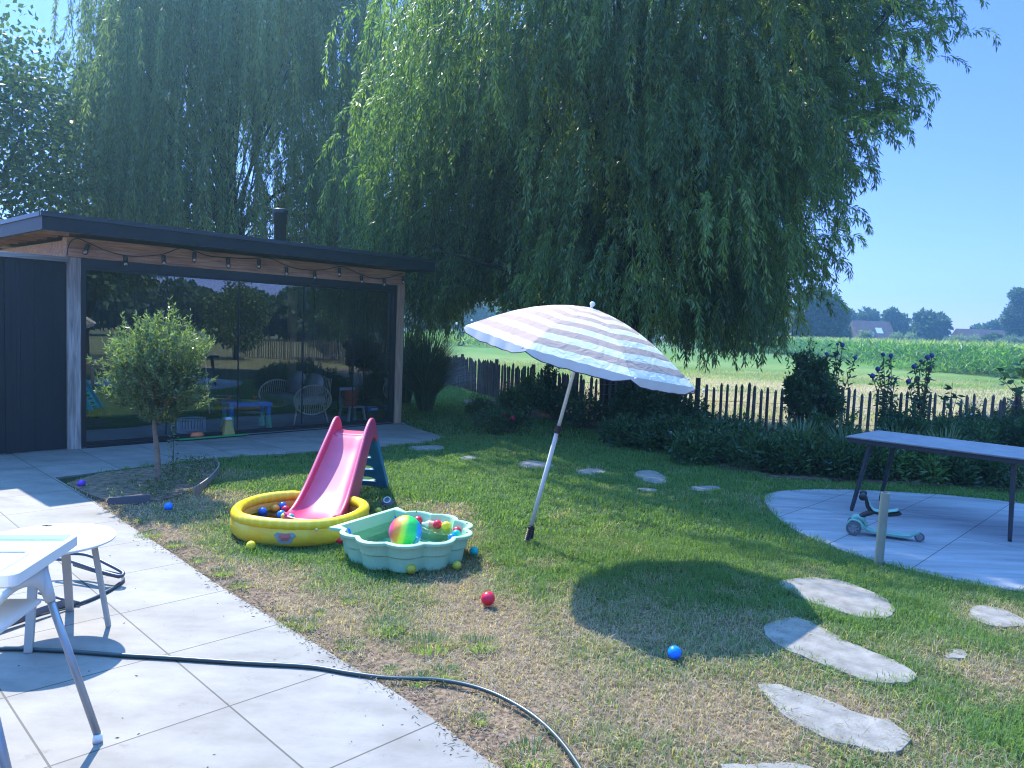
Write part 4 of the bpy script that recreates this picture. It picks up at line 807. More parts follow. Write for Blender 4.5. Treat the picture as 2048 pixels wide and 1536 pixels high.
# ornamental grasses
def grassclump(label, x, y, n, h, spread, m, name='ornamental_grass', group='ornamental grass clumps', lean=1.):
    r_ = np.random.default_rng(int(abs(x*100))); root = thing(name, label, 'ornamental grass', (x, y, 0), group=group); a = r_.uniform(0, 2*math.pi, n); rr_ = r_.uniform(0, .14, n); hh = h*r_.uniform(.6, 1.1, n); sp2 = spread*r_.uniform(.3, 1.1, n); D = np.stack([np.cos(a), np.sin(a), 0*a], 1); S = np.stack([-np.sin(a), np.cos(a), 0*a], 1); Vs = []
    ts = [0, .3, .55, .75, .9, 1.]
    for t in ts:
        Pn = D*(rr_+sp2*t**1.8)[:, None]+np.array([0, 0, 1.])*(hh*(1.55*t-.72*t*t*lean*(sp2/spread)))[:, None]; w_ = .011*(1-t)**.5+.0008; Vs += [Pn-S*w_/1, Pn+S*w_/1]
    V = np.stack(Vs, 1).reshape(-1, 3); k = np.arange(n)*12; F = np.concatenate([np.stack([k+2*i, k+2*i+1, k+2*i+3, k+2*i+2], 1) for i in range(5)]); raw('blades', V, F, m, root, np.concatenate([r_.random(n)]*5)); return root
GB = leafmat('ornamental grass blades', [(.05, .09, .045), (.09, .14, .06), (.17, .21, .10)], .3, .45)
x, y = pos(850, 822); grassclump('big arching grass clump right of the garden room post', x, y, 1500, 1.25, 1.0, GB)
x, y = pos(800, 812); grassclump('arching grass clump seen through the side glass', x, y+.6, 1100, 1.35, .9, GB)
for px, py, lab in [(1690, 948, 'arching grass clump behind the left table legs'), (1790, 950, 'arching grass clump under the table middle'), (1885, 955, 'arching grass clump left of the right table leg'), (1600, 938, 'arching grass clump left of the table')]:
    x, y = pos(px, py); grassclump(lab, x, y, 450, .5, .5, GB)

# ---------------------------------------------------------------- field beyond
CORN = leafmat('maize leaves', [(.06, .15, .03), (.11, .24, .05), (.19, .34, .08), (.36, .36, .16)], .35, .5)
poly = [(31, 84), (27.5, 53), (28.2, 43.5), (60, 38), (150, 60), (150, 110), (20, 112)]
n = 170000; P = np.stack([rng.uniform(18, 90, n*2), rng.uniform(38, 112, n*2)], 1); P = P[inpoly(P, poly)]
ed = near_poly(P, [(29, 112), (31, 84), (27.5, 53), (28.2, 43.5), (60, 38)], 1); P = P[(ed < 4.5) | (rng.random(len(P)) < .10)]; P = P[np.abs(P[:, 0]/P[:, 1]) < .8]
n = len(P); hz = 2.05+.12*vnoise(P[:, 0], P[:, 1], 3.); z = rng.random(n)**.65*hz; a = rng.uniform(0, 6.28, n); el = rng.uniform(.3, 1.2, n); D = np.stack([np.cos(a)*np.cos(el), np.sin(a)*np.cos(el), np.sin(el)], 1); V, F = leaves(np.stack([P[:, 0], P[:, 1], z*.85], 1), nrm(D), .55, .09)
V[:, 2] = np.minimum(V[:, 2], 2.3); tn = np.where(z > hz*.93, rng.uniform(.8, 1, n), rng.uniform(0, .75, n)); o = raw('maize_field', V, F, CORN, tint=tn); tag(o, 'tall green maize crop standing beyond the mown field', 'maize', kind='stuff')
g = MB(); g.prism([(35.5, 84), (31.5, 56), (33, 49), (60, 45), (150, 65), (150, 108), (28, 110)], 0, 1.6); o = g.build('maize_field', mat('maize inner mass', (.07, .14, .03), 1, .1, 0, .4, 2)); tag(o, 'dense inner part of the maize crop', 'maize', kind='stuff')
# weedy strips in front of the maize and left field
n = 26000; t = rng.random(n); e0, e1 = np.array([26.5, 52]), np.array([60, 36.]); P = e0+(e1-e0)*t[:, None]+rng.normal(0, 1.6, (n, 2)); h = .5*(.4+vnoise(P[:, 0], P[:, 1], 1.6)); B = np.stack([P[:, 0], P[:, 1], rng.random(n)*h], 1)
V, F = leaves(B, nrm(rng.normal(size=(n, 3))*.5+np.array([0, 0, 1.])), .3, .06); o = raw('meadow_weeds', V, F, CORN, tint=rng.uniform(.2, .8, n)); tag(o, 'rough weedy strip along the foot of the maize', 'weeds', kind='stuff')
n = 22000; P = np.stack([rng.uniform(-14, 12, n), rng.uniform(66, 100, n)], 1); h = .9*(.3+vnoise(P[:, 0], P[:, 1], 4)); B = np.stack([P[:, 0], P[:, 1], rng.random(n)*h], 1)
V, F = leaves(B, nrm(rng.normal(size=(n, 3))*.5+np.array([0, 0, 1.])), .5, .10); o = raw('meadow_weeds', V, F, CORN, tint=rng.uniform(.3, 1., n)); tag(o, 'bright weeds at the far end of the left field', 'weeds', kind='stuff')
# hay stubble blades behind the fence
n = 60000; P = np.stack([rng.uniform(-8, 26, n), rng.uniform(13.6, 40, n)], 1); P = P[(P[:, 0]/P[:, 1] < .75) & (P[:, 0]/P[:, 1] > -.2)]; ok = (P[:, 0] > 1.6) | (P[:, 1] > 25) | (P[:, 0] > -.3+(18.3-P[:, 1])*.3); P = P[ok]; n = len(P); B = np.stack([P[:, 0], P[:, 1], np.full(n, -.04)], 1)
V, F = leaves(B, nrm(rng.normal(size=(n, 3))*.6+np.array([0, 0, .8])), .16, .016); dd = vnoise(P[:, 0]*.4, P[:, 1], 2.5); o = raw('stubble', V, F, GRASS, tint=np.clip(dd*.9+rng.uniform(-.1, .4, n), 0, 1)); tag(o, 'mown stubble and hay behind the fence', 'stubble', kind='stuff')

# far trees and houses (about 110 to 140 m away)
FARL = leafmat('far tree leaves', [(.035, .065, .035), (.06, .10, .045), (.09, .14, .06)], .3, .6); GREYL = leafmat('grey willow leaves', [(.12, .16, .10), (.18, .23, .14), (.26, .30, .19)], .35, .6)
def fartree(label, px, ptop, Y, wpx, m=FARL, n=5000, z0=.5, leaf=(.7, .45), cat='tree', name='distant_tree', group='trees beyond the maize', clumps=24, sc=(1, .8, 1)):
    a = rp(px, ptop, Y); rad = wpx/2/FPX*Y; return broadtree(name, label, (a[0], Y), a[2], rad, n, leaf, m, cat=cat, z0=z0, clumps=clumps, tr=.25, group=group, seed=px, sc=sc)
fartree('dark tall tree rising at the willow edge', 1640, 575, 95, 110, n=9000, clumps=40)
fartree('rounded bushy willow left of the brown roofed house', 1672, 632, 100, 75, n=7000, leaf=(.5, .3))
fartree('tree behind the left end of the first brown roof', 1688, 607, 138, 50, z0=2)
fartree('tree behind the middle of the first brown roof', 1740, 613, 142, 50, z0=2)
fartree('round tree just right of the first brown roof', 1790, 616, 135, 52, z0=1.5, n=6500)
fartree('wide tree standing between the two brown roofs', 1863, 622, 128, 78, z0=.8, n=9000)
fartree('small tree left of it between the two roofs', 1838, 640, 130, 36, z0=.8)
fartree('low tree behind the second brown roof', 1965, 645, 150, 46, z0=1.)
fartree('tree over the right part of the second roof', 2000, 632, 145, 50, z0=1.)
fartree('tall light birch at the right edge of the picture', 2046, 562, 120, 62, z0=1., n=10000, clumps=50, leaf=(.5, .25))
fartree('dark bush right of the second brown roof', 1990, 668, 110, 46, z0=.2, n=3000)
for i, (px, w_) in enumerate([(1730, 42), (1788, 46), (1830, 44), (1908, 44), (1945, 48), (2020, 60), (2060, 50)]):
    fartree(['grey green pollard willow before the first roof', 'grey green pollard willow right of the first roof', 'grey green pollard willow under the wide tree', 'grey green pollard willow left of the second roof', 'grey green pollard willow before the second roof', 'wide grey green willow bush near the right edge', 'grey green willow bush cut by the right edge'][i], px, 664+(px-1730)*.025, 108, w_, GREYL, 4200, .2, (.55, .09), 'pollard willow', 'pollard_willow', 'grey pollard willows behind the maize', 14)
TILE_ = mat('brown roof tiles', (.085, .06, .055), .85, .2, 0, .25, 2.5, .4, 14); BRK = mat('house brick', (.20, .13, .10), .9, .2, 0, .2, 3); PANE = mat('pale window', (.45, .5, .55), .15, .6)
def house(label, p0, p1, ridge_z, eave_z, Y, depth=8., dormer=False):
    a = rp(p0, 680, Y); b = rp(p1, 680, Y); x0, x1 = a[0], b[0]; cx = (x0+x1)/2; hw = (x1-x0)/2; root = thing('house', label, 'house', (cx, Y, 0), R(-4), group='brown roofed houses')
    g = MB(); g.box((0, 0, eave_z/2), (hw*1.96, depth*.92, eave_z)); g.prism([(0, 0)], 0, 0) if False else None; wl = g.build('wall', BRK, root)
    g = MB(); V = [(-hw, -depth/2, eave_z), (hw, -depth/2, eave_z), (hw, depth/2, eave_z), (-hw, depth/2, eave_z), (-hw, 0, ridge_z), (hw, 0, ridge_z), (-hw, -depth/2, eave_z-.25), (hw, -depth/2, eave_z-.25), (hw, depth/2, eave_z-.25), (-hw, depth/2, eave_z-.25)]
    g.add(V, [(0, 1, 5, 4), (3, 4, 5, 2), (0, 4, 3, 9, 6), (1, 7, 8, 2, 5), (6, 7, 1, 0), (9, 3, 2, 8), (6, 9, 8, 7)]); r_f = g.build('roof', TILE_, root)
    sl_ = (ridge_z-eave_z)/(depth/2)
    for k, fx in enumerate((.35, .62) if not dormer else (.25,)):
        x = hw*fx; y0, y1 = -depth*.30, -depth*.22; g = MB(); z_ = lambda y: eave_z+(y+depth/2)*sl_+.06
        g.add([(x-.5, y0, z_(y0)), (x+.5, y0, z_(y0)), (x+.5, y1+.4, z_(y1+.4)), (x-.5, y1+.4, z_(y1+.4)), (x-.5, y0, z_(y0)-.1), (x+.5, y0, z_(y0)-.1), (x+.5, y1+.4, z_(y1+.4)-.1), (x-.5, y1+.4, z_(y1+.4)-.1)], [(0, 1, 2, 3), (0, 4, 5, 1), (1, 5, 6, 2), (2, 6, 7, 3), (3, 7, 4, 0)]); g.build('roof_window', PANE, r_f)
    if dormer:
        g = MB(); g.box((-hw*.52, -depth*.30, eave_z+1.25), (hw*.7, 2.2, 1.1)); dm = g.build('dormer', BRK, r_f); g = MB()
        for k in range(3): g.box((-hw*.52+(k-1)*hw*.22, -depth*.30-1.12, eave_z+1.2), (hw*.17, .04, .8))
        g.build('window', PANE, dm)
    return root
house('brown roofed house with a dormer and one roof window', 1702, 1775, 5.3, 1.9, 125, dormer=True)
house('second brown roofed house with two roof windows near the right edge', 1912, 2004, 4.7, 1.8, 128)
house('low pale roofed farm building far off beyond the left field', 895, 936, 3.9, 1.6, 150)
fartree('small dark conifer bush alone in the left field', 922, 667, 70, 22, n=2500, z0=0, leaf=(.3, .15), clumps=10, group='trees beyond the left field')
for i, (px, pt, Y_, w_) in enumerate([(940, 590, 120, 90), (1010, 600, 130, 110), (1090, 590, 120, 120), (870, 600, 125, 110), (820, 595, 140, 100), (1180, 600, 130, 120), (1280, 600, 130, 120), (1380, 600, 120, 120), (1480, 605, 120, 120), (1560, 600, 110, 110)]):
    fartree(['far tree above the low farm building', 'far tree seen left of the parasol top', 'far tree behind the parasol top', 'far tree left of the low farm building', 'far tree behind the garden room post', 'far tree behind the willow trunk', 'far tree right of the willow trunk', 'far tree hidden behind low willow strands', 'far tree behind the right willow skirt', 'far tree where the maize begins'][i], px, pt, Y_, w_, n=5000, clumps=26, z0=.3, group='trees beyond the left field')
# what the glass reflects: trees, hedge and poplars out to the right
broadtree('garden_tree', 'big dark garden tree beyond the right edge of the picture', (13.5, .6), 7.0, 3.0, 16000, (.2, .13), BROAD, z0=1.6, clumps=50, tr=.18, group='trees on the right side of the garden')
broadtree('garden_tree', 'second dark garden tree right of the round patio', (17.2, 5.0), 3.3, 1.5, 7000, (.14, .09), BROAD, z0=.3, clumps=34, tr=.12, group='trees on the right side of the garden')
broadtree('garden_tree', 'rounded bush at the far right corner of the garden', (19.6, 8.6), 2.5, 1.4, 7000, (.12, .07), BROAD, z0=.1, clumps=28, tr=.08, group='trees on the right side of the garden')
for i in range(12):
    a = R(-30+i*3.6); d_ = 62+6*random.random(); x, y = -15+d_*math.cos(a), 14+d_*math.sin(a)
    broadtree('hedgerow_tree', ['first', 'second', 'third', 'fourth', 'fifth', 'sixth', 'seventh', 'eighth', 'ninth', 'tenth', 'eleventh', 'twelfth'][i]+' broad tree of the hedgerow reflected in the glass', (x, y), random.uniform(3.4, 5.2)-.1*i, random.uniform(3.2, 4.4), 3200, (.6, .4), FARL, z0=.2, clumps=20, tr=.2, group='hedgerow trees far to the right', seed=i)
for i in range(16):
    a = R(-10.5+i*.62); d_ = 92; x, y = -15+d_*math.cos(a), 14+d_*math.sin(a)
    broadtree('poplar', ['first', 'second', 'third', 'fourth', 'fifth', 'sixth', 'seventh', 'eighth', 'ninth', 'tenth', 'eleventh', 'twelfth', 'thirteenth', 'fourteenth', 'fifteenth', 'sixteenth'][i]+' slim poplar of the straight row reflected in the glass', (x, y), random.uniform(4.6, 5.6), .7, 1200, (.6, .35), FARL, z0=.3, clumps=16, tr=.12, group='row of poplars far to the right', seed=i+40)

# ---------------------------------------------------------------- parasol
pb = gp(1053, 1085); top = Vector(rp(1184, 612, 5.88)); base = Vector((pb[0], pb[1], 0)); ax_ = (top-base).normalized(); Lp = (top-base).length
q_ = ax_.to_track_quat('Z', 'Y'); par = thing('parasol', 'white and taupe striped beach parasol leaning to the right on the lawn', 'parasol', tuple(base)); par.rotation_mode = 'QUATERNION'; par.rotation_quaternion = q_
WHITEM = mat('white pole paint', (.72, .72, .68), .35); BLKP = mat('black brown plastic', (.03, .018, .018), .5)
g = MB(); g.tube([(0, 0, .14), (0, 0, .95)], .0175, 14); g.build('pole', WHITEM, par, smooth=True, label='lower pole')
g = MB(); g.tube([(0, 0, .95), (0, 0, Lp-.03)], .0145, 14); g.build('pole', WHITEM, par, smooth=True, label='upper pole')
g = MB(); g.tube([(0, 0, .93), (0, 0, .99)], .024, 12); g.tube([(.02, 0, .955), (.045, -.02, .955)], .012, 8); g.tube([(.0, -.02, .90), (0, -.02, .95)], .008, 6); g.build('clamp', BLKP, par)
g = MB(); g.tube([(0, 0, -.1), (0, 0, .02), (0, 0, .15)], [.006, .016, .022], 10); g.tube([(-.045, 0, .135), (.04, 0, .14)], .012, 8)
g.tube([(.03, -.01, .13), (.05, -.02, .03)], [.017, .014], 8)
for k in range(7): g.lathe([(.018, 0), (.025, .006), (.018, .012)], (0, 0, .015+k*.015), 10)
g.build('ground_spike', BLKP, par)
g = MB(); g.ball((0, 0, Lp+.015), .022, 12, sc=(1, 1, .9)); g.tube([(0, 0, Lp-.04), (0, 0, Lp+.01)], .011, 8); g.build('finial', WHITEM, par, smooth=True)
RC = .935; HC = .36; NP = 8; yawc = R(-11)
def czz(r): return Lp-.015-HC*(.25*r+.75*r**1.9)
def canvasmat():
    m, n, l, b = nodes('striped canvas'); a = n.new('ShaderNodeAttribute'); a.attribute_name = 'stripe'
    mu = n.new('ShaderNodeMath'); mu.operation = 'MULTIPLY'; mu.inputs[1].default_value = 6.5; l.new(a.outputs['Fac'], mu.inputs[0]); fr = n.new('ShaderNodeMath'); fr.operation = 'FRACT'; l.new(mu.outputs[0], fr.inputs[0])
    gt = n.new('ShaderNodeMath'); gt.operation = 'GREATER_THAN'; gt.inputs[1].default_value = .5; l.new(fr.outputs[0], gt.inputs[0])
    mx = n.new('ShaderNodeMix'); mx.data_type = 'RGBA'; mx.inputs[6].default_value = (.80, .76, .68, 1); mx.inputs[7].default_value = (.54, .38, .29, 1); l.new(gt.outputs[0], mx.inputs[0])
    l.new(mx.outputs[2], b.inputs['Base Color']); b.inputs['Roughness'].default_value = .85; b.inputs['Specular IOR Level'].default_value = .2
    tr = n.new('ShaderNodeBsdfTranslucent'); l.new(mx.outputs[2], tr.inputs[0]); x = n.new('ShaderNodeMixShader'); x.inputs[0].default_value = .25; l.new(b.outputs[0], x.inputs[1]); l.new(tr.outputs[0], x.inputs[2]); l.new(x.outputs[0], n['Material Output'].inputs[0])
    tc = n.new('ShaderNodeTexCoord'); wv = n.new('ShaderNodeTexNoise'); wv.inputs['Scale'].default_value = 9; wv.inputs['Distortion'].default_value = 1.2; l.new(tc.outputs['Object'], wv.inputs[0]); bu = n.new('ShaderNodeBump'); bu.inputs['Strength'].default_value = .35; bu.inputs['Distance'].default_value = .03; l.new(wv.outputs[0], bu.inputs['Height']); l.new(bu.outputs[0], b.inputs['Normal'])
    return m
V = []; F = []; S = []; NR, NA = 12, 12
VAL = MB(); TRIM = MB(); edges = []
for p_i in range(NP):
    a0 = yawc+p_i*2*math.pi/NP; a1 = a0+2*math.pi/NP; o0 = len(V)
    for i in range(NR+1):
        r = max(i/NR, .02)
        for j in range(NA+1):
            t = j/NA; bump_ = math.sin(math.pi*t); P0 = np.array([math.cos(a0), math.sin(a0)])*RC*r; P1 = np.array([math.cos(a1), math.sin(a1)])*RC*r; P2 = P0*(1-t)+P1*t
            z = czz(r)+.012*bump_*math.sin(math.pi*r)+.003*math.sin(t*40+p_i)*r*r; V.append((P2[0]*(1+.015*bump_*0), P2[1], z)); S.append(r)
    for i in range(NR):
        for j in range(NA): F.append((o0+i*(NA+1)+j, o0+(i+1)*(NA+1)+j, o0+(i+1)*(NA+1)+j+1, o0+i*(NA+1)+j+1))
    rim = [Vector(V[o0+NR*(NA+1)+j]) for j in range(NA+1)]; low = []
    for j, q in enumerate(rim):
        t = j/NA; sc_ = (1-abs(2*t-1)**5); out = Vector((q.x, q.y, 0)).normalized(); low.append(q+Vector((0, 0, -.02-.045*sc_))+out*(.012+.012*math.sin(j*2.1)))
    k0 = len(VAL.v); VAL.add(rim+low, [(j, j+1, NA+1+j+1, NA+1+j) for j in range(NA)]); TRIM.tube(low, .0035, 5)
me = bpy.data.meshes.new('canopy'); me.from_pydata(V, [], F); a_ = me.attributes.new('stripe', 'FLOAT', 'POINT'); a_.data.foreach_set('value', S); me.materials.append(canvasmat()); me.shade_smooth()
cn = bpy.data.objects.new('canopy', me); COL.objects.link(cn); cn.parent = par
VALM = mat('white valance cloth', (.66, .66, .68), .9, .2, 0, .04, 6); 
vm, vn, vl, vb = nodes('pale valance cloth'); vb.inputs['Base Color'].default_value = (.72, .68, .62, 1); vb.inputs['Roughness'].default_value = .9
vt = vn.new('ShaderNodeBsdfTranslucent'); vt.inputs[0].default_value = (.68, .68, .70, 1); vx = vn.new('ShaderNodeMixShader'); vx.inputs[0].default_value = .3; vl.new(vb.outputs[0], vx.inputs[1]); vl.new(vt.outputs[0], vx.inputs[2]); vl.new(vx.outputs[0], vn['Material Output'].inputs[0])
va = VAL.build('valance', vm, cn, smooth=True); TRIM.build('trim', mat('dark plum piping', (.06, .03, .045), .8), va)
for i in range(8):
    a0 = yawc+i*2*math.pi/NP; g = MB(); g.tube([(math.cos(a0)*r*RC, math.sin(a0)*r*RC, czz(r)-.008) for r in np.linspace(.03, 1.0, 10)], .004, 5); g.ball((math.cos(a0)*1.005, math.sin(a0)*1.005, czz(1.0)), .010, 8); rb = g.build('rib', WHITEM, par)
    g = MB(); g.tube([(0, 0, Lp-.45), (math.cos(a0)*.5, math.sin(a0)*.5, czz(.5)-.012)], .004, 5); g.build('strut', WHITEM, rb)
g = MB(); g.tube([(0, 0, Lp-.48), (0, 0, Lp-.42)], .024, 12); g.build('hub', WHITEM, par)

# ---------------------------------------------------------------- yellow paddling pool
pc = (-1.685, 6.12); pool = thing('paddling_pool', 'round yellow inflatable paddling pool with the slide end inside', 'paddling pool', (*pc, 0))
def poolmat():
    m, n, l, b = nodes('yellow printed vinyl'); tc = n.new('ShaderNodeTexCoord'); gr = n.new('ShaderNodeTexGradient'); gr.gradient_type = 'RADIAL'; l.new(tc.outputs['Object'], gr.inputs[0])
    nz = n.new('ShaderNodeTexNoise'); nz.inputs['Scale'].default_value = 5; l.new(tc.outputs['Object'], nz.inputs[0]); ad = n.new('ShaderNodeMath'); ad.operation = 'MULTIPLY_ADD'; ad.inputs[1].default_value = .018; l.new(nz.outputs[0], ad.inputs[0]); l.new(gr.outputs[0], ad.inputs[2])
    mu = n.new('ShaderNodeMath'); mu.operation = 'MULTIPLY'; mu.inputs[1].default_value = 46; l.new(ad.outputs[0], mu.inputs[0]); fr = n.new('ShaderNodeMath'); fr.operation = 'FRACT'; l.new(mu.outputs[0], fr.inputs[0])
    r = n.new('ShaderNodeValToRGB'); e = r.color_ramp.elements; e[0].position = 0; e[1].position = 1; e[0].color = (.80, .52, .01, 1); e[1].color = (.80, .52, .01, 1)
    for p_, c_ in ((.42, (.80, .52, .01, 1)), (.6, (.82, .58, .03, 1)), (.80, (.82, .59, .04, 1)), (.9, (.80, .52, .01, 1))): x = e.new(p_); x.color = c_
    l.new(fr.outputs[0], r.inputs[0]); l.new(r.outputs[0], b.inputs['Base Color']); b.inputs['Roughness'].default_value = .28; b.inputs['Specular IOR Level'].default_value = .5
    n3 = n.new('ShaderNodeTexNoise'); n3.inputs['Scale'].default_value = 14; l.new(tc.outputs['Object'], n3.inputs[0]); bu = n.new('ShaderNodeBump'); bu.inputs['Strength'].default_value = .25; bu.inputs['Distance'].default_value = .01; l.new(n3.outputs[0], bu.inputs['Height']); l.new(bu.outputs[0], b.inputs['Normal'])
    return m
PV = poolmat()
def dip(t):                             # the slide presses the far rim down
    d = abs((t-1.36+math.pi) % (2*math.pi)-math.pi); q = max(0, min(1, (.52-d)/.18)); return q*q*(3-2*q)
def ringpts(R_, z, n=64, wob=.0): return [(R_*math.cos(t)*(1+wob*math.sin(5*t)), R_*math.sin(t)*(1+wob*math.sin(5*t)), z+.006*math.sin(3*t+1)-dip(t)*(z-.05)) for t in np.linspace(0, 2*math.pi, n, endpoint=False)]
g = MB(); g.tube(ringpts(.505, .168, wob=.006), .045, 14, closed=True, sq=1.0); g.build('rim', PV, pool, smooth=True)
g = MB(); n_ = 72; V = []; F = []
prof = [(.525, .01), (.548, .04), (.553, .09), (.545, .135), (.53, .16)]
for (r, z) in prof:
    for j in range(n_): t = 2*math.pi*j/n_; rr_ = r*(1+.006*math.sin(5*t)+.004*math.sin(23*t)); V.append((rr_*math.cos(t), rr_*math.sin(t), z*(1-.72*dip(t))))
for i in range(len(prof)-1):
    for j in range(n_): F.append((i*n_+j, i*n_+(j+1) % n_, (i+1)*n_+(j+1) % n_, (i+1)*n_+j))
g.add(V, F); g.build('wall', mat('orange yellow vinyl', (.74, .43, .02), .3, .5, 0, .12, 7, .5, 9, None, (.80, .56, .05)), pool, smooth=True)
PIN = mat('orange inner vinyl', (.80, .42, .05), .35, .5, 0, .1, 6, .2, 15)
g = MB(); g.lathe([(.505, .165), (.475, .13), (.47, .09), (.475, .035), (.45, .022), (.2, .018), (.0001, .018)], (0, 0, 0), 64); g.v = [(x, y, z*(1-(.72*dip(math.atan2(y, x)) if z > .03 else 0))) for x, y, z in g.v]; g.build('liner', PIN, pool, smooth=True)
g = MB(); g.prism([(pc[0]+.466*math.cos(t), pc[1]+.466*math.sin(t)) for t in np.linspace(0, 2*math.pi, 64, endpoint=False)], .078, .080); pw_ = g
# shield badge and seam
def onwall(th, z, e=.004): r = np.interp(z, [.01, .04, .09, .135], [.525, .548, .553, .545])*(1+.006*math.sin(5*th)+.004*math.sin(23*th))+e; return (r*math.cos(th), r*math.sin(th), z)
thb = math.atan2(-6.16, 1.685)-R(12)
def badge(poly, e): g = MB(); q = [onwall(thb+x/.55, .085+z*.85, e) for x, z in poly]; c = onwall(thb, .085, e); g.add(q+[c], [(i, (i+1) % len(q), len(q)) for i in range(len(q))]); return g
badge([(-.085, .018), (-.06, .045), (0, .038), (.06, .045), (.085, .018), (.055, -.02), (.05, -.048), (0, -.052), (-.05, -.048), (-.055, -.02)], .004).build('badge', mat('grey green badge', (.20, .30, .27), .4), pool)
for k_, (a_, b_) in enumerate(((.034, .026), (.018, -.004), (-.012, -.026))):
    w_ = (.04, .045, .03)[k_]; badge([(-w_, b_), (-w_, a_), (w_, a_), (w_, b_)], .007).build('badge_band', mat('pink red badge print', (.50, .12, .11), .4), pool)
g = MB()
for th_, z in ((thb+R(24), .14), (thb-R(95), .16)): q = onwall(th_, z, .0); g.ball(q, .012, 10)
g.build('valve', mat('pale valve', (.75, .65, .3), .3), pool, smooth=True)

# ---------------------------------------------------------------- slide
PINK = mat('faded pink plastic', (.56, .055, .13), .38, .5, 0, .10, 5); SBLUE = mat('petrol blue plastic', (.015, .16, .27), .4, .5, 0, .12, 6)
slc = gp(628, 1037, .1); SA = R(-3.5); slide = thing('toy_slide', 'pink toy slide with a petrol blue ladder ending in the yellow pool', 'slide', (-1.60, 6.12, 0), SA)
yz_top = [(-.02, .115), (.06, .125), (.2, .16), (.35, .235), (.5, .33), (.7, .475), (.85, .585), (1.0, .69), (1.1, .755), (1.18, .79), (1.25, .795), (1.31, .77), (1.37, .71), (1.42, .62), (1.455, .54)]
yz_bot = [(1.385, .53), (1.35, .575), (1.30, .60), (1.24, .59), (1.15, .53), (1.05, .42), (.92, .28), (.78, .15), (.6, .04), (.5, .022), (.0, .022), (-.04, .06)]
def wv_(y): return float(np.interp(y, [0, .3, 1.0, 1.4], [.215, .205, .17, .175]))
def sidepanel(s_):
    g = MB(); ol = smoothpoly([np.array(p) for p in yz_top+yz_bot], 2); n_ = len(ol); th_ = .017
    V = [(s_*(wv_(p[0])+th_), p[0], p[1]) for p in ol]+[(s_*(wv_(p[0])-th_), p[0], p[1]) for p in ol]
    F = [(i, (i+1) % n_, n_+(i+1) % n_, n_+i) for i in range(n_)]; g.add(V, F+[tuple(range(n_)), tuple(range(n_, 2*n_))[::-1]]); return g
for s_ in (-1, 1): sidepanel(s_).build('side_rail', PINK, slide, bevel=.014, smooth=False)
fl = [(-.05, .095), (.0, .082), (.08, .08), (.2, .09), (.32, .12), (.45, .18), (.6, .27), (.8, .40), (.95, .50), (1.05, .575), (1.12, .625), (1.16, .64), (1.36, .64), (1.40, .60)]
flc = catmull([(0, a, b) for a, b in fl], 4); V = []; F = []; NX = 16
for p in flc:
    w_ = wv_(p.y)-.006
    for j in range(NX+1):
        u_ = j/NX*2-1; cup = .055*abs(u_)**4*(1 if p.y < 1.1 else .3); V.append((u_*w_, p.y, p.z+cup))
for i in range(len(flc)-1):
    for j in range(NX): a = i*(NX+1)+j; F.append((a, a+1, a+NX+2, a+NX+1))
g = MB(); g.add(V, F); o = g.build('chute', PINK, slide, smooth=True); sm = o.modifiers.new('t', 'SOLIDIFY'); sm.thickness = .012; sm.offset = -1
# rounded lip at the bottom
g = MB(); g.tube(catmull([(-.215, .04, .115), (-.20, -.035, .11), (-.10, -.085, .10), (0, -.095, .098), (.10, -.085, .10), (.20, -.035, .11), (.215, .04, .115)], 5), .016, 8); g.build('lip', PINK, slide, smooth=True)
g = MB(); V = []; arc = catmull([(-.21, .02, 0), (-.19, -.035, 0), (-.10, -.082, 0), (0, -.092, 0), (.10, -.082, 0), (.19, -.035, 0), (.21, .02, 0)], 5); nn_ = len(arc)
g.add([(p.x, p.y, .095) for p in arc]+[(p.x*.98, .05, .083) for p in arc], [(i, i+1, nn_+i+1, nn_+i) for i in range(nn_-1)]); g.add([(p.x, p.y, .095) for p in arc]+[(p.x*.97, p.y+.01, .03) for p in arc], [(i, i+1, nn_+i+1, nn_+i) for i in range(nn_-1)]); g.build('lip_plate', PINK, slide, smooth=True)
# ladder
lad_a = Vector((0, 1.415, .60)); lad_b = Vector((0, 1.74, 0.0)); t_ = (lad_a-lad_b).normalized(); LL = (lad_a-lad_b).length; nrm_ = Vector((1, 0, 0)).cross(t_)
Mx = Matrix.Identity(4)
for i in range(3): Mx[i][0] = (1, 0, 0)[i]; Mx[i][1] = t_[i]; Mx[i][2] = nrm_[i]; Mx[i][3] = lad_b[i]
w0, w1 = .235, .165
outl = [(-w0, 0), (-w0+.06, 0), (-w0+.075, .03), (-.05, .055), (.05, .055), (w0-.075, .03), (w0-.06, 0), (w0, 0), (w1, LL), (-w1, LL)]
holes = []
for cy_, hw_, hh in ((.135, .135, .040), (.285, .125, .042), (.435, .115, .042), (.575, .10, .036)):
    holes.append([(hw_*math.copysign(abs(math.cos(t))**.7, math.cos(t)), cy_+hh*(math.sin(t) if math.sin(t) > 0 else math.sin(t)*.8)) for t in np.linspace(0, 2*math.pi, 28, endpoint=False)])
plate('ladder', [outl]+holes, .018, SBLUE, slide, Mx @ Matrix.Translation((0, 0, .03)), .006)
for s_ in (-1, 1):
    g = MB(); g.bar(lad_b+Vector((s_*w0, .0, 0)), lad_a+Vector((s_*w1, 0, 0)), .024, .085, up=(0, 1, 0)); g.build('ladder_leg', SBLUE, slide, bevel=.006)
for cy_, hw_, hh in ((.135-.045, .15, 0), (.285-.042, .14, 0), (.435-.042, .13, 0), (.575-.038, .12, 0)):
    c = lad_b+t_*cy_; g = MB(); g.box((0, c.y-.025, c.z), (hw_*1.9, .075, .012)); g.build('step', SBLUE, slide, bevel=.005)

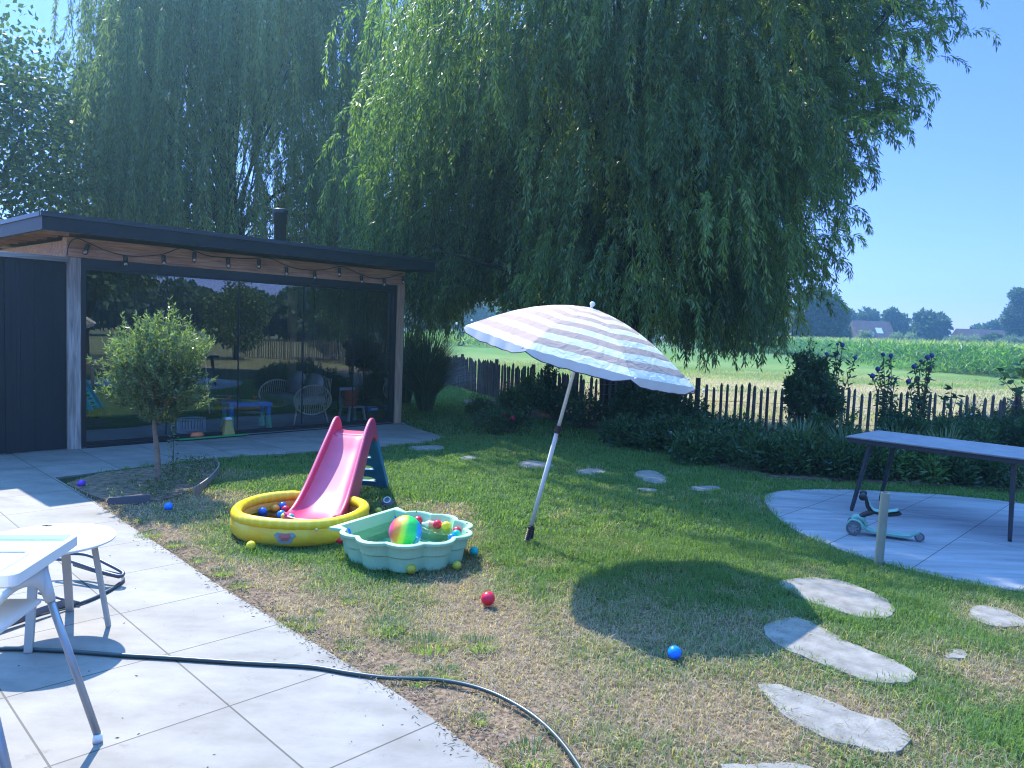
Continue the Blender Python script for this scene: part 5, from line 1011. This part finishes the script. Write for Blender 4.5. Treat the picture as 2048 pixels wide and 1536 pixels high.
# ---------------------------------------------------------------- shell sandbox
MINT = mat('mint green plastic', (.36, .60, .36), .4, .5, 0, .05, 5); sc0 = np.array([-.737, 5.56]); shell = thing('shell_pool', 'mint green shell shaped tub filled with water and balls', 'shell pool', (*sc0, 0))
A_ = gp(657.5, 1057, .2)[:2]-sc0; B_ = gp(794.6, 1016, .2)[:2]-sc0
aA = math.atan2(A_[1], A_[0]); aB = math.atan2(B_[1], B_[0]); 
if aA < 0: aA += 2*math.pi
aB2 = aB+2*math.pi; NS = 8; RS = .47
# outline: from A round the front (through -90deg) to B
def shell_outline(k, inset=0., npts=96, depth=.050):
    P = []; a0, a1 = aA, aB2
    for i in range(npts+1):
        t = i/npts; a = a0+(a1-a0)*t; lob = abs(math.sin(math.pi*NS*t)); rad_ = (RS-inset)*k*(1.0-depth/RS*(1-lob)*1.0)+.0
        P.append(np.array([math.cos(a), math.sin(a)])*rad_)
    return P
def shell_ring(k, inset, z, tips=0.):
    P = shell_outline(k, inset); ex = (A_-B_)/np.linalg.norm(A_-B_)
    al = -ex; inn = np.array([-al[1], al[0]]); inn = inn*(1 if inn@(-A_) > 0 else -1)
    of = 0 if tips else .028+(1.02-k)*.35; so_ = 0 if tips else .045+of
    P = [A_+inn*of+al*so_]+P[2:-2]+[B_+inn*of-al*so_]
    # straight back
    bk_ = [P[-1]*(1-t)+P[0]*t for t in np.linspace(0, 1, 14)[1:-1]]; return [(p[0], p[1], z) for p in P+bk_]
def skin(rings, g): 
    n_ = len(rings[0]); V = [p for r in rings for p in r]; g.add(V, [(i*n_+j, i*n_+(j+1) % n_, (i+1)*n_+(j+1) % n_, (i+1)*n_+j) for i in range(len(rings)-1) for j in range(n_)]); return n_, V
g = MB(); skin([shell_ring(1.07, 0, .188, 1), shell_ring(1.075, 0, .205, 1), shell_ring(1.06, 0, .210, 1), shell_ring(.99, .0, .210), shell_ring(.975, .0, .200)], g); g.build('rim', MINT, shell, smooth=False)
g = MB(); n_, V = skin([shell_ring(1.02, 0, .20), shell_ring(.985, 0, .11), shell_ring(.955, 0, .10), shell_ring(.92, 0, .0)], g); g.build('outer_wall', MINT, shell, smooth=False)
g = MB(); n_, V = skin([shell_ring(.975, 0, .203), shell_ring(.93, 0, .10), shell_ring(.89, 0, .015)], g); g.add(V[-n_:], [tuple(range(n_))]); g.build('inner_basin', MINT, shell, smooth=False)
wm, wn, wl_, wb = nodes('shallow water'); wn.remove(wb); tr = wn.new('ShaderNodeBsdfTransparent'); tr.inputs[0].default_value = (.80, .93, .88, 1); gz = wn.new('ShaderNodeBsdfGlossy'); gz.inputs['Roughness'].default_value = .03; fz = wn.new('ShaderNodeFresnel'); fz.inputs[0].default_value = 1.33; xz = wn.new('ShaderNodeMixShader')
nz = wn.new('ShaderNodeTexNoise'); nz.inputs['Scale'].default_value = 12; bz = wn.new('ShaderNodeBump'); bz.inputs['Strength'].default_value = .08; bz.inputs['Distance'].default_value = .01; wl_.new(nz.outputs[0], bz.inputs['Height']); wl_.new(bz.outputs[0], gz.inputs['Normal'])
wl_.new(fz.outputs[0], xz.inputs[0]); wl_.new(tr.outputs[0], xz.inputs[1]); wl_.new(gz.outputs[0], xz.inputs[2]); wl_.new(xz.outputs[0], wn['Material Output'].inputs[0])
o = pw_.build('water', wm, off=(*pc, 0)); o.location = (*pc, 0); tag(o, kind='structure')
g = MB(); r_w = shell_ring(.935, 0, .13); g.add([(p[0]+sc0[0], p[1]+sc0[1], p[2]) for p in r_w], [tuple(range(len(r_w)))]); o = g.build('water', wm, off=(*sc0, 0)); o.location = (*sc0, 0); tag(o, kind='structure')
g = MB()
for t in (.06, .19, .44, .57, .69, .94):
    a = aA+(aB2-aA)*t; g.ball((math.cos(a)*RS*.985, math.sin(a)*RS*.985, .2115), .006, 8)
g.build('screw_cap', mat('dark caps', (.08, .12, .10), .5), shell)
# rainbow ball
bp = rp(811, 1064, 5.47); rb_m, n, l, b = nodes('rainbow vinyl'); tc = n.new('ShaderNodeTexCoord'); sx = n.new('ShaderNodeSeparateXYZ'); l.new(tc.outputs['Object'], sx.inputs[0]); ma = n.new('ShaderNodeMath'); ma.operation = 'MULTIPLY_ADD'; ma.inputs[1].default_value = 1/.25; ma.inputs[2].default_value = .5; l.new(sx.outputs[0], ma.inputs[0])
r = n.new('ShaderNodeValToRGB'); e = r.color_ramp.elements; st_ = [(0, (.80, .06, .35)), (.07, (.85, .08, .20)), (.13, (.90, .17, .05)), (.28, (.92, .33, .03)), (.35, (.80, .72, .04)), (.44, (.50, .78, .06)), (.52, (.05, .62, .10)), (.74, (.01, .55, .15)), (.83, (.0, .30, .75)), (1, (.0, .15, .8))]
while len(e) < len(st_): e.new(.5)
for i, (p_, c_) in enumerate(st_): e[i].position = p_; e[i].color = (*c_, 1)
l.new(ma.outputs[0], r.inputs[0]); l.new(r.outputs[0], b.inputs['Base Color']); b.inputs['Roughness'].default_value = .3
g = MB(); g.ball((0, 0, 0), .122, 40); o = g.build('body', rb_m, None, smooth=True); bt = thing('rainbow_ball', 'big rainbow striped ball floating in the mint tub', 'ball', tuple(bp)); bt.rotation_euler = (0, R(12), R(8)); o.parent = bt
lb = MB(); ld = Vector((.60, -.78, -.12)).normalized(); 
def sphpt(u, v, e=.0015): d = (ld+Vector((u*.86, u*.45, 0))+Vector((0, 0, v))).normalized(); return d*(.122+e)
lb.add([sphpt(-.17, -.33), sphpt(.02, -.40), sphpt(.22, .14), sphpt(.03, .21)], [(0, 1, 2, 3)]); lbo = lb.build('label', WHITEP, bt)
lb = MB()
for k in range(6): v0 = -.26+k*.07; lb.add([sphpt(-.07+k*.017, v0, .0025), sphpt(.015+k*.017, v0-.03, .0025), sphpt(.015+k*.017, v0-.008, .0025), sphpt(-.07+k*.017, v0+.022, .0025)], [(0, 1, 2, 3)])
lb.build('barcode', BLACK, lbo)
# bottle
bo = thing('bottle', 'white bottle with an orange label floating in the mint tub', 'bottle', tuple(rp(866, 1049, 5.85))); bo.location = (*gp(866, 1049, .14)[:2], .14); bo.rotation_euler = (0, 0, R(-8))
MX = Matrix.Rotation(R(90), 3, 'Y'); g = MB(); g.lathe([(.0001, -.075), (.026, -.075), (.028, -.06), (.028, .04), (.014, .065), (.012, .09), (.0001, .09)], (0, 0, 0), 18, M=MX); g.build('body', WHITEP, bo, smooth=True)
bo.rotation_euler = (0, 0, R(172)); g = MB(); g.lathe([(.0286, -.035), (.0286, .03)], (0, 0, 0), 18, M=MX); g.build('label', mat('salmon label', (.80, .30, .18), .5), bo)

# ---------------------------------------------------------------- play balls
BC = {'yellow': (.85, .62, .02), 'red': (.72, .01, .04), 'blue': (.0, .20, .80), 'teal': (.0, .42, .40), 'orange': (.85, .30, .02), 'purple': (.16, .04, .45), 'dark blue': (.01, .12, .50), 'dull yellow': (.45, .42, .04)}  # dull yellow: the yellow plastic with shade put into its colour
BM = {k: mat(k+' play ball plastic', v, .28, .5, 0, 0, 8) for k, v in BC.items()}
def ball(col, p, r, label): 
    g = MB(); g.ball((0, 0, 0), r, 24); g.tube([(r*1.0*math.cos(t), r*1.0*math.sin(t), 0) for t in np.linspace(0, 2*math.pi, 32, endpoint=False)], .0009, 4, closed=True); o = g.build('play_ball', BM[col], None, smooth=True); o.location = p; o.rotation_euler = (random.random()*3, random.random()*3, 0); tag(o, label, 'ball', 'plastic play balls'); return o
for c, px, py, r, lab in [('yellow', 502, 1091, .035, 'yellow ball on the grass at the left foot of the yellow pool'), ('dull yellow', 822, 1138, .035, 'yellow ball shaded on the grass in front of the mint tub'), ('dull yellow', 914, 1131, .032, 'yellow ball on the grass right front of the mint tub'), ('teal', 948, 1102, .034, 'teal ball on the grass right of the mint tub'), ('red', 976, 1197, .044, 'large red ball alone on the open lawn'), ('blue', 1349, 1305, .036, 'bright blue ball lying in the parasol shadow'), ('blue', 337, 1013, .036, 'blue ball on dry grass in front of the olive bed'), ('purple', 163, 967, .036, 'purple ball on the soil left of the olive tree'), ('dull yellow', 757, 1022, .033, 'yellow ball in shade between yellow pool and mint tub'), ('red', 679, 1080, .034, 'red ball wedged between the yellow pool and the mint tub')]:
    q = gp(px, py, r-.004); ball(c, (q[0], q[1], r-.004), r, lab)
for c, px, py, Y_, z_, r, lab in [('dark blue', 525, 1023, 6.15, .055, .036, 'blue ball alone at the left inside the yellow pool'), ('orange', 551, 1017, 6.5, .055, .036, 'orange ball in the middle inside the yellow pool'), ('dark blue', 565, 1012, 6.55, .055, .036, 'dark blue ball farthest back inside the yellow pool'), ('red', 571, 1019, 6.35, .075, .034, 'red ball beside the slide lip inside the yellow pool'), ('blue', 563, 1029, 6.1, .055, .036, 'bright blue ball by the slide lip inside the yellow pool'), ('yellow', 570, 1033, 5.98, .055, .034, 'yellow ball by the slide lip inside the yellow pool'), ('teal', 581, 1035, 5.95, .055, .033, 'teal ball tucked under the slide lip'),
    ('blue', 797, 1034, 5.8, .148, .035, 'blue ball behind the rainbow ball in the tub'), ('red', 836, 1041, 5.85, .148, .035, 'red ball right behind the rainbow ball in the tub'), ('red', 875, 1049, 5.75, .148, .036, 'red ball beside the bottle in the tub'), ('yellow', 892, 1052, 5.7, .148, .036, 'yellow ball floating in the mint tub'), ('red', 914, 1062, 5.6, .148, .033, 'red ball at the right wall of the tub'), ('teal', 913, 1068, 5.5, .148, .033, 'teal ball at the right wall of the tub'), ('blue', 904, 1075, 5.38, .148, .030, 'blue ball at the right front wall of the tub'), ('blue', 694, 1064, 5.47, .148, .030, 'blue ball in the left corner of the tub')]:
    cx_, cy_, rm_ = (pc[0], pc[1], .43) if py < 1040 and px < 600 else (sc0[0], sc0[1], 9)
    zs_ = np.linspace(max(z_, .09) if rm_ < 1 else z_, .17, 30); q = gp(px, py, z_)
    for z2 in zs_:
        q = gp(px, py, z2)
        if math.hypot(q[0]-cx_, q[1]-cy_) < rm_: break
    ball(c, tuple(q), r, lab)
q = gp(775, 1004, .03); cmr = thing('grey_toy', 'small round grey toy lying in the slide shadow', 'toy', (q[0], q[1], .0))
g = MB(); g.lathe([(.0001, 0), (.05, 0), (.062, .02), (.055, .05), (.03, .06), (.0001, .058)], (0, 0, 0), 18, M=Matrix.Rotation(R(35), 3, 'X')); g.build('body', mat('grey rubber', (.10, .10, .11), .6), cmr, smooth=True)
g = MB(); g.tube([(.03*math.cos(t), .03*math.sin(t)-.03, .055+.02*math.sin(t)) for t in np.linspace(0, 2*math.pi, 20, endpoint=False)], .007, 6, closed=True); g.build('ring', STEEL, cmr)

# ---------------------------------------------------------------- tube post, dining table, scooter
q = gp(1757, 1130); pp = thing('tube_post', 'grey green hollow plastic tube standing upright in the lawn', 'post', (q[0], q[1], 0)); pp.rotation_euler = (0, R(1.0), 0)
g = MB(); g.lathe([(.033, -.05), (.033, .565), (.0325, .57), (.027, .57), (.027, .3)], (0, 0, 0), 24); g.build('tube', mat('grey green pvc', (.26, .27, .20), .5, .4, 0, .12, 4), pp, smooth=False)
TT_ = mat('mottled grey table top', (.16, .155, .14), .45, .5, 0, .22, 7, .1, 40); ANT = mat('anthracite powder coat', (.02, .022, .028), .45)
FL, BLc, BR, FR = [gp(*a, .76) for a in ((1690, 872), (1757, 861), (2048, 893), (2048, 918))]
ex = (gp(2030, 915, .76)-FL); ex = ex[:2]/np.linalg.norm(ex[:2]); ey = np.array([-ex[1], ex[0]]); TW = .90; TLn = 2.0; org = FL[:2]
tb = thing('dining_table', 'anthracite outdoor dining table with grey top on the round patio', 'table', (org[0], org[1], 0), math.atan2(ex[1], ex[0]))
g = MB(); g.box((TLn/2, TW/2, .752), (TLn, TW, .016)); g.build('tabletop', TT_, tb, bevel=.004)
g = MB()
for c, d in (((TLn/2, .03, .722), (TLn-.03, .03, .044)), ((TLn/2, TW-.03, .722), (TLn-.03, .03, .044)), ((.03, TW/2, .722), (.03, TW-.09, .044)), ((TLn-.03, TW/2, .722), (.03, TW-.09, .044))): g.box(c, d)
g.build('frame', ANT, tb, bevel=.003)
for x0, x1, y0, y1 in ((.22, .10, .10, .05), (.22, .10, TW-.10, TW-.05), (TLn-.55, TLn-.52, .10, .05), (TLn-.55, TLn-.52, TW-.10, TW-.05)):
    g = MB(); g.bar((x0, y0, .70), (x1, y1, .02), .075, .035, up=(1, 0, 0), w2=(.045, .028)); lg = g.build('leg', ANT, tb, bevel=.004); g = MB(); g.tube([(x1, y1, .002), (x1, y1, .022)], .016, 10); g.build('foot', BLACK, lg)
# scooter: local x along the ride direction (front -x)
fw_ = gp(1706, 1070); rw_ = gp(1839, 1089); dv = (rw_-fw_)[:2]; SL = np.linalg.norm(dv); sa = math.atan2(dv[1], dv[0])
TEAL = mat('pale teal plastic', (.18, .36, .28), .4, .5, 0, .06, 6); sco = thing('ride_on_scooter', 'teal three wheeled child scooter with a low seat on the round patio', 'scooter', (fw_[0], fw_[1], .004), sa); RUB = mat('grey rubber tyre', (.10, .105, .11), .7)
def wheel(c, r, w_, par_, n=28):
    g = MB(); M90 = Matrix.Rotation(R(90), 3, 'X'); g.lathe([(r*.72, -w_/2), (r*.92, -w_/2), (r, -w_*.28), (r, w_*.28), (r*.92, w_/2), (r*.72, w_/2), (r*.70, 0), (r*.72, -w_/2)], c, n, M=M90); wh = g.build('wheel', RUB, par_)
    g = MB()
    for k in range(8): a = k*math.pi/4; g.bar((c[0], c[1], c[2]), (c[0]+r*.72*math.cos(a), c[1], c[2]+r*.72*math.sin(a)), .010, w_*.5)
    g.tube([(c[0], c[1]-w_*.55, c[2]), (c[0], c[1]+w_*.55, c[2])], r*.18, 12); g.tube([(c[0]+r*.68*math.cos(t), c[1], c[2]+r*.68*math.sin(t)) for t in np.linspace(0, 2*math.pi, 20, endpoint=False)], .006, 6, closed=True); g.build('rim', STEEL, wh)
for y in (-.02, .20): wheel((0, y, .062), .062, .028, sco)
wheel((SL, .09, .040), .040, .022, sco)
g = MB(); V = []; ring = []
dk = catmull([(.03, .09, .12), (.06, .09, .10), (.10, .09, .055), (.18, .09, .035), (SL*.5, .09, .034), (SL-.10, .09, .036), (SL-.05, .09, .055), (SL-.0, .09, .085)], 5); wd_ = np.interp(np.arange(len(dk)), [0, 6, 14, 24, 30, 35], [.045, .07, .062, .055, .03, .022])
for p, w_ in zip(dk, wd_): V += [(p.x, p.y-w_, p.z-.012), (p.x, p.y+w_, p.z-.012), (p.x, p.y+w_, p.z+.012), (p.x, p.y-w_, p.z+.012)]
g.add(V, [(i*4+j, i*4+(j+1) % 4, i*4+4+(j+1) % 4, i*4+4+j) for i in range(len(dk)-1) for j in range(4)]+[(0, 1, 2, 3), tuple(len(V)-4+j for j in (3, 2, 1, 0))]); g.build('deck', TEAL, sco, bevel=.004)
g = MB(); g.tube(catmull([(-.01, .09, .115), (.02, .09, .14), (.07, .09, .125), (.10, .09, .07)], 4), [.035]*5+[.03]*4+[.02]*4, 10); g.tube([(0, -.01, .062), (0, .19, .062)], .012, 8); g.tube(catmull([(-.055, -.02, .09), (-.02, -.02, .135), (.05, -.02, .12), (.075, -.02, .06)], 4), .012, 6); g.build('fork_cover', TEAL, sco, smooth=True)
g = MB(); g.tube(catmull([(.03, .09, .13), (.07, .09, .17), (.13, .09, .20), (.17, .09, .21), (.24, .09, .20), (.33, .09, .215), (.365, .09, .235)], 4), [.024]*9+[.02]*16, 8); g.tube(catmull([(.14, .09, .20), (.10, .09, .25), (.085, .09, .31), (.07, .09, .345)], 4), .016, 8)
g.tube([(.055, .0, .35), (.055, .18, .35)], .012, 8); g.build('seat_frame', BLKP, sco, smooth=True)
for y in (.0, .18): g = MB(); g.tube([(.055, y-.035, .35), (.055, y-.02, .352), (.055, y+.03, .35)], [.030, .032, .028], 12); g.build('handle_grip', BLACK, sco, smooth=True)
g = MB(); sp2_ = catmull([(.095, .09, .32), (.115, .09, .27), (.15, .09, .225), (.22, .09, .222), (.30, .09, .238), (.34, .09, .252)], 5); V = []
for i, p in enumerate(sp2_): w_ = np.interp(i, [0, 8, 16, 25], [.02, .035, .055, .045]); V += [(p.x, p.y-w_, p.z), (p.x, p.y+w_, p.z), (p.x+.004, p.y+w_*.9, p.z+.012), (p.x+.004, p.y-w_*.9, p.z+.012)]
g.add(V, [(i*4+j, i*4+(j+1) % 4, i*4+4+(j+1) % 4, i*4+4+j) for i in range(len(sp2_)-1) for j in range(4)]+[(0, 1, 2, 3), tuple(len(V)-4+j for j in (3, 2, 1, 0))]); g.build('seat', TEAL, sco, bevel=.003)

# ---------------------------------------------------------------- round side table, high chair, folded chair, hose
TZ = .505; tc_ = (-2.42, 3.96); rt = thing('side_table', 'round white side table on three pale legs beside the high chair', 'side table', (*tc_, 0))
g = MB(); g.lathe([(.0001, TZ-.018), (.295, TZ-.018), (.308, TZ-.012), (.310, TZ-.004), (.306, TZ), (.0001, TZ)], (0, 0, 0), 64); g.build('tabletop', mat('warm white table top', (.70, .69, .64), .45, .5, 0, .03, 3), rt)
LEGM = mat('beige painted leg', (.40, .38, .32), .55, .4, 0, .06, 8)
for q in ((217, 1252), (139.6, 1221), (57, 1305)):
    f = gp(*q); f = Vector((f[0]-tc_[0], f[1]-tc_[1], 0)); d = f.normalized(); g = MB(); g.bar(d*.20+Vector((0, 0, TZ-.018)), f, .044, .024, up=tuple(d), w2=(.040, .022)); g.build('leg', LEGM, rt, bevel=.003)
g = MB(); g.lathe([(.0001, 0), (.05, 0), (.05, .01), (.0001, .01)], (0, 0, TZ-.03), 16); g.build('bracket', LEGM, rt)
q = gp(84, 1052, TZ+.002); g = MB(); V, F = leaves(np.array([[0, 0, .001]]), np.array([[1., .1, .0]]), .05, .014); g.add([tuple(v) for v in V], [(0, 1, 2, 3)]); g.tube([(0, 0, .003), (.055, .005, .004)], .0025, 5); o = g.build('fallen_leaf', mat('brown leaf', (.16, .07, .05), .8)); o.location = tuple(q); tag(o, 'curled brown leaf lying on the round side table', 'leaf')
# high chair: tray corner seen at top right
tr_ = gp(161, 1068, .775); tf = gp(30, 1152, .775); hd = (tf-tr_)[:2]; HLn = np.linalg.norm(hd); ha = math.atan2(hd[1], hd[0])   # edge direction from back corner to front corner
hc = thing('high_chair', 'white plastic high chair with tray standing at the left edge', 'high chair', (tr_[0], tr_[1], 0), ha)
# local x: along this tray edge (length .52), local y: to the right of it -> tray extends to negative y
TLx, TLy = .54, .56
def rrect(x0, x1, y0, y1, r, n=5):
    P = []
    for cx_, cy_, a0 in ((x1-r, y1-r, 0), (x0+r, y1-r, 90), (x0+r, y0+r, 180), (x1-r, y0+r, 270)): P += [(cx_+r*math.cos(R(a0+90*k/n)), cy_+r*math.sin(R(a0+90*k/n))) for k in range(n+1)]
    return P
ty = -TLy
def ringz(P, z): return [(p[0], p[1], z) for p in P]
g = MB(); rs = [ringz(rrect(.012, TLx-.012, ty+.012, -.012, .03), .725), ringz(rrect(0, TLx, ty, 0, .035), .735), ringz(rrect(0, TLx, ty, 0, .035), .775), ringz(rrect(.006, TLx-.006, ty+.006, -.006, .03), .78), ringz(rrect(.018, TLx-.018, ty+.018, -.018, .025), .778), ringz(rrect(.026, TLx-.026, ty+.026, -.026, .022), .755)]
n_ = len(rs[0]); V = [p for r in rs for p in r]; g.add(V, [(i*n_+j, i*n_+(j+1) % n_, (i+1)*n_+(j+1) % n_, (i+1)*n_+j) for i in range(len(rs)-1) for j in range(n_)]+[tuple(range(n_))[::-1], tuple(len(V)-n_+j for j in range(n_))]); tray = g.build('tray', WHITEP, hc)
g = MB(); P0 = rrect(.19, .48, ty+.10, -.10, .03); n_ = len(P0); rs = [ringz(P0, .755), ringz(P0, .764), ringz(rrect(.198, .472, ty+.108, -.108, .025), .764), ringz(rrect(.202, .468, ty+.112, -.112, .022), .757)]; V = [p for r in rs for p in r]; g.add(V, [(i*n_+j, i*n_+(j+1) % n_, (i+1)*n_+(j+1) % n_, (i+1)*n_+j) for i in range(len(rs)-1) for j in range(n_)]); g.build('tray_ridge', WHITEP, tray)
TRW, n, l, b = nodes('translucent white plastic'); b.inputs['Base Color'].default_value = (.78, .79, .77, 1); b.inputs['Roughness'].default_value = .4
tl = n.new('ShaderNodeBsdfTranslucent'); tl.inputs[0].default_value = (.80, .80, .74, 1); x = n.new('ShaderNodeMixShader'); x.inputs[0].default_value = .4; l.new(b.outputs[0], x.inputs[1]); l.new(tl.outputs[0], x.inputs[2]); l.new(x.outputs[0], n['Material Output'].inputs[0])
def w2l(p): d = Vector((p[0]-tr_[0], p[1]-tr_[1], p[2])); return Vector((d.x*math.cos(ha)+d.y*math.sin(ha), -d.x*math.sin(ha)+d.y*math.cos(ha), d.z))
F1 = w2l(gp(195, 1484)); L1 = w2l(rp(97, 1180, float(gp(195, 1484)[1])+.10)); ALU = mat('grey lacquered tube', (.33, .35, .36), .35, .5, .5)
cxh, cyh = TLx/2, -.30
legs = [Vector((.257, .165, 0)), Vector((.86, .165, 0)), Vector((.257, -.725, 0)), Vector((.86, -.725, 0))]
tops = [Vector((.25, -.02, .61)), Vector((.74, -.02, .61)), Vector((.25, -.54, .61)), Vector((.74, -.54, .61))]
for f, tp_ in zip(legs, tops):
    g = MB(); g.tube([f+Vector((0, 0, .03)), tp_], .0145, 14); lg = g.build('leg', ALU, hc, smooth=True); g = MB(); g.tube([f+Vector((0, 0, .002)), f+Vector((0, 0, .035))], [.019, .017], 12); g.build('foot', WHITEP, lg, smooth=True)
# leg sockets and seat shell with arched sides
sx0, sx1 = min(t.x for t in tops), max(t.x for t in tops); sy0, sy1 = min(t.y for t in tops), max(t.y for t in tops)
for i, (f, t) in enumerate(zip(legs, tops)):
    u_ = (t-Vector((f.x, f.y, 0))).normalized(); g = MB(); g.tube([t-u_*.035, t+u_*.02, t+u_*.12], [.019, .023, .028], 12); g.build('leg_socket', TRW, hc, smooth=True)
def arch(y, flip):
    n_ = 16; V = []
    for k in range(n_+1):
        t = k/n_; x = sx0-.01+(sx1-sx0+.02)*t; zt = .728; zb = .57+.13*math.sin(math.pi*t)**.6; V += [(x, y, zb), (x, y, zt)]
    g = MB(); g.add(V, [(2*k, 2*k+2, 2*k+3, 2*k+1) for k in range(n_)]); o = g.build('seat_side', TRW, hc, smooth=True); m_ = o.modifiers.new('t', 'SOLIDIFY'); m_.thickness = .006
arch(sy1-.01, 1); arch(sy0+.01, -1)
def archx(x):
    n_ = 16; V = []
    for k in range(n_+1):
        t = k/n_; y = sy0+(sy1-sy0)*t; V += [(x, y, .57+.13*math.sin(math.pi*t)**.6), (x, y, .728)]
    g = MB(); g.add(V, [(2*k, 2*k+2, 2*k+3, 2*k+1) for k in range(n_)]); o = g.build('seat_side', TRW, hc, smooth=True); m_ = o.modifiers.new('t', 'SOLIDIFY'); m_.thickness = .006
archx(sx0); archx(sx1)
g = MB(); g.box(((sx0+sx1)/2, (sy0+sy1)/2, .585), (sx1-sx0-.03, sy1-sy0-.03, .02)); g.build('seat', TRW, hc, bevel=.006)
g = MB(); g.box((sx1+.02, (sy0+sy1)/2, .80), (.02, sy1-sy0-.04, .34)); g.build('backrest', WHITEP, hc, bevel=.008)
# folded chair frame on the paving
TUBE = mat('slate grey coated tube', (.05, .065, .085), .4, .5); fc_ = gp(150, 1150); fch = thing('folded_chair', 'folded slate grey camping chair lying flat on the tiles', 'folding chair', (fc_[0], fc_[1], 0))
def lp(px, py, z): q = gp(px, py, z); return (q[0]-fc_[0], q[1]-fc_[1], z)
g = MB(); g.tube(catmull([lp(60, 1118, .12), lp(130, 1108, .14), lp(175, 1110, .14), lp(215, 1128, .11), lp(243, 1143, .08), lp(246, 1149, .07), lp(238, 1152, .07), lp(200, 1142, .09), lp(140, 1122, .12), lp(110, 1118, .12)], 5), .011, 8); g.build('frame', TUBE, fch, smooth=True, label='upper bent tube')
g = MB(); g.tube([lp(150, 1128, .09), lp(200, 1143, .085), lp(240, 1152, .06)], .017, 10); g.build('armrest', TUBE, fch, smooth=True)
g = MB(); g.tube(catmull([lp(246, 1156, .012), lp(243, 1164, .012), lp(210, 1185, .012), lp(160, 1206, .012), lp(80, 1226, .012), lp(-60, 1275, .012)], 5), .010, 8); g.tube([lp(78, 1186, .03), lp(158, 1206, .02)], .009, 8); g.build('frame', TUBE, fch, smooth=True, label='lower bent tube')
g = MB(); a, b, c, d = lp(158, 1204, .02), lp(130, 1198, .06), lp(-60, 1262, .06), lp(-60, 1276, .012); g.add([a, b, c, d], [(0, 1, 2, 3)]); g.build('fabric', mat('grey mesh fabric', (.14, .15, .17), .8), fch)
# hose
hq = [(-140, 1296), (0, 1297), (60, 1298), (150, 1303), (240, 1310), (330, 1315), (480, 1325), (620, 1333), (700, 1346), (780, 1356), (880, 1360), (970, 1380), (1050, 1420), (1110, 1470), (1160, 1536), (1190, 1600)]
g = MB(); h0 = gp(480, 1325); g.tube(catmull([tuple(gp(x, y, .012)) for x, y in hq], 8), .0105, 10); o = g.build('garden_hose', mat('dark green hose', (.035, .06, .055), .35, .5, 0, .15, 3), off=(h0[0], h0[1], 0), smooth=True); o.location = (h0[0], h0[1], 0); tag(o, 'dark green garden hose snaking over the tiles into the grass', 'hose')
# crumbs of dirt and leaf litter on the tiles
n = 90; P = np.stack([rng.uniform(-3.5, .2, n*3), rng.uniform(2.4, 6.2, n*3)], 1); P = P[inpoly(P, PATIO)][:n]; P = np.concatenate([P, np.full((len(P), 1), .002)], 1); a = rng.uniform(0, 6.28, len(P)); V, F = leaves(P, np.stack([np.cos(a), np.sin(a), 0*a+.05], 1), rng.uniform(.008, .022, len(P)), .005); o = raw('litter', V, F, mat('leaf litter', (.06, .045, .035), .9)); tag(o, 'tiny dark leaf crumbs scattered on the pale tiles', 'litter', kind='stuff')

# ---------------------------------------------------------------- haze
hm = bpy.data.materials.new('thin bright haze'); hm.use_nodes = True; n = hm.node_tree.nodes; n.remove(n['Principled BSDF'])
pv = n.new('ShaderNodeVolumePrincipled'); pv.inputs['Color'].default_value = (.36, .74, .92, 1); pv.inputs['Density'].default_value = .0022; pv.inputs['Anisotropy'].default_value = .66  # added volume imitates a lens flare veil, besides fading the far trees
hm.node_tree.links.new(pv.outputs[0], n['Material Output'].inputs['Volume'])
g = MB(); g.box((0, 60, 9.5), (440, 440, 22)); o = g.build('haze', hm); tag(o, 'thin bluish veil over garden and field, added for lens glare and far haze', 'haze', kind='stuff')
scn.cycles.volume_bounces = 0
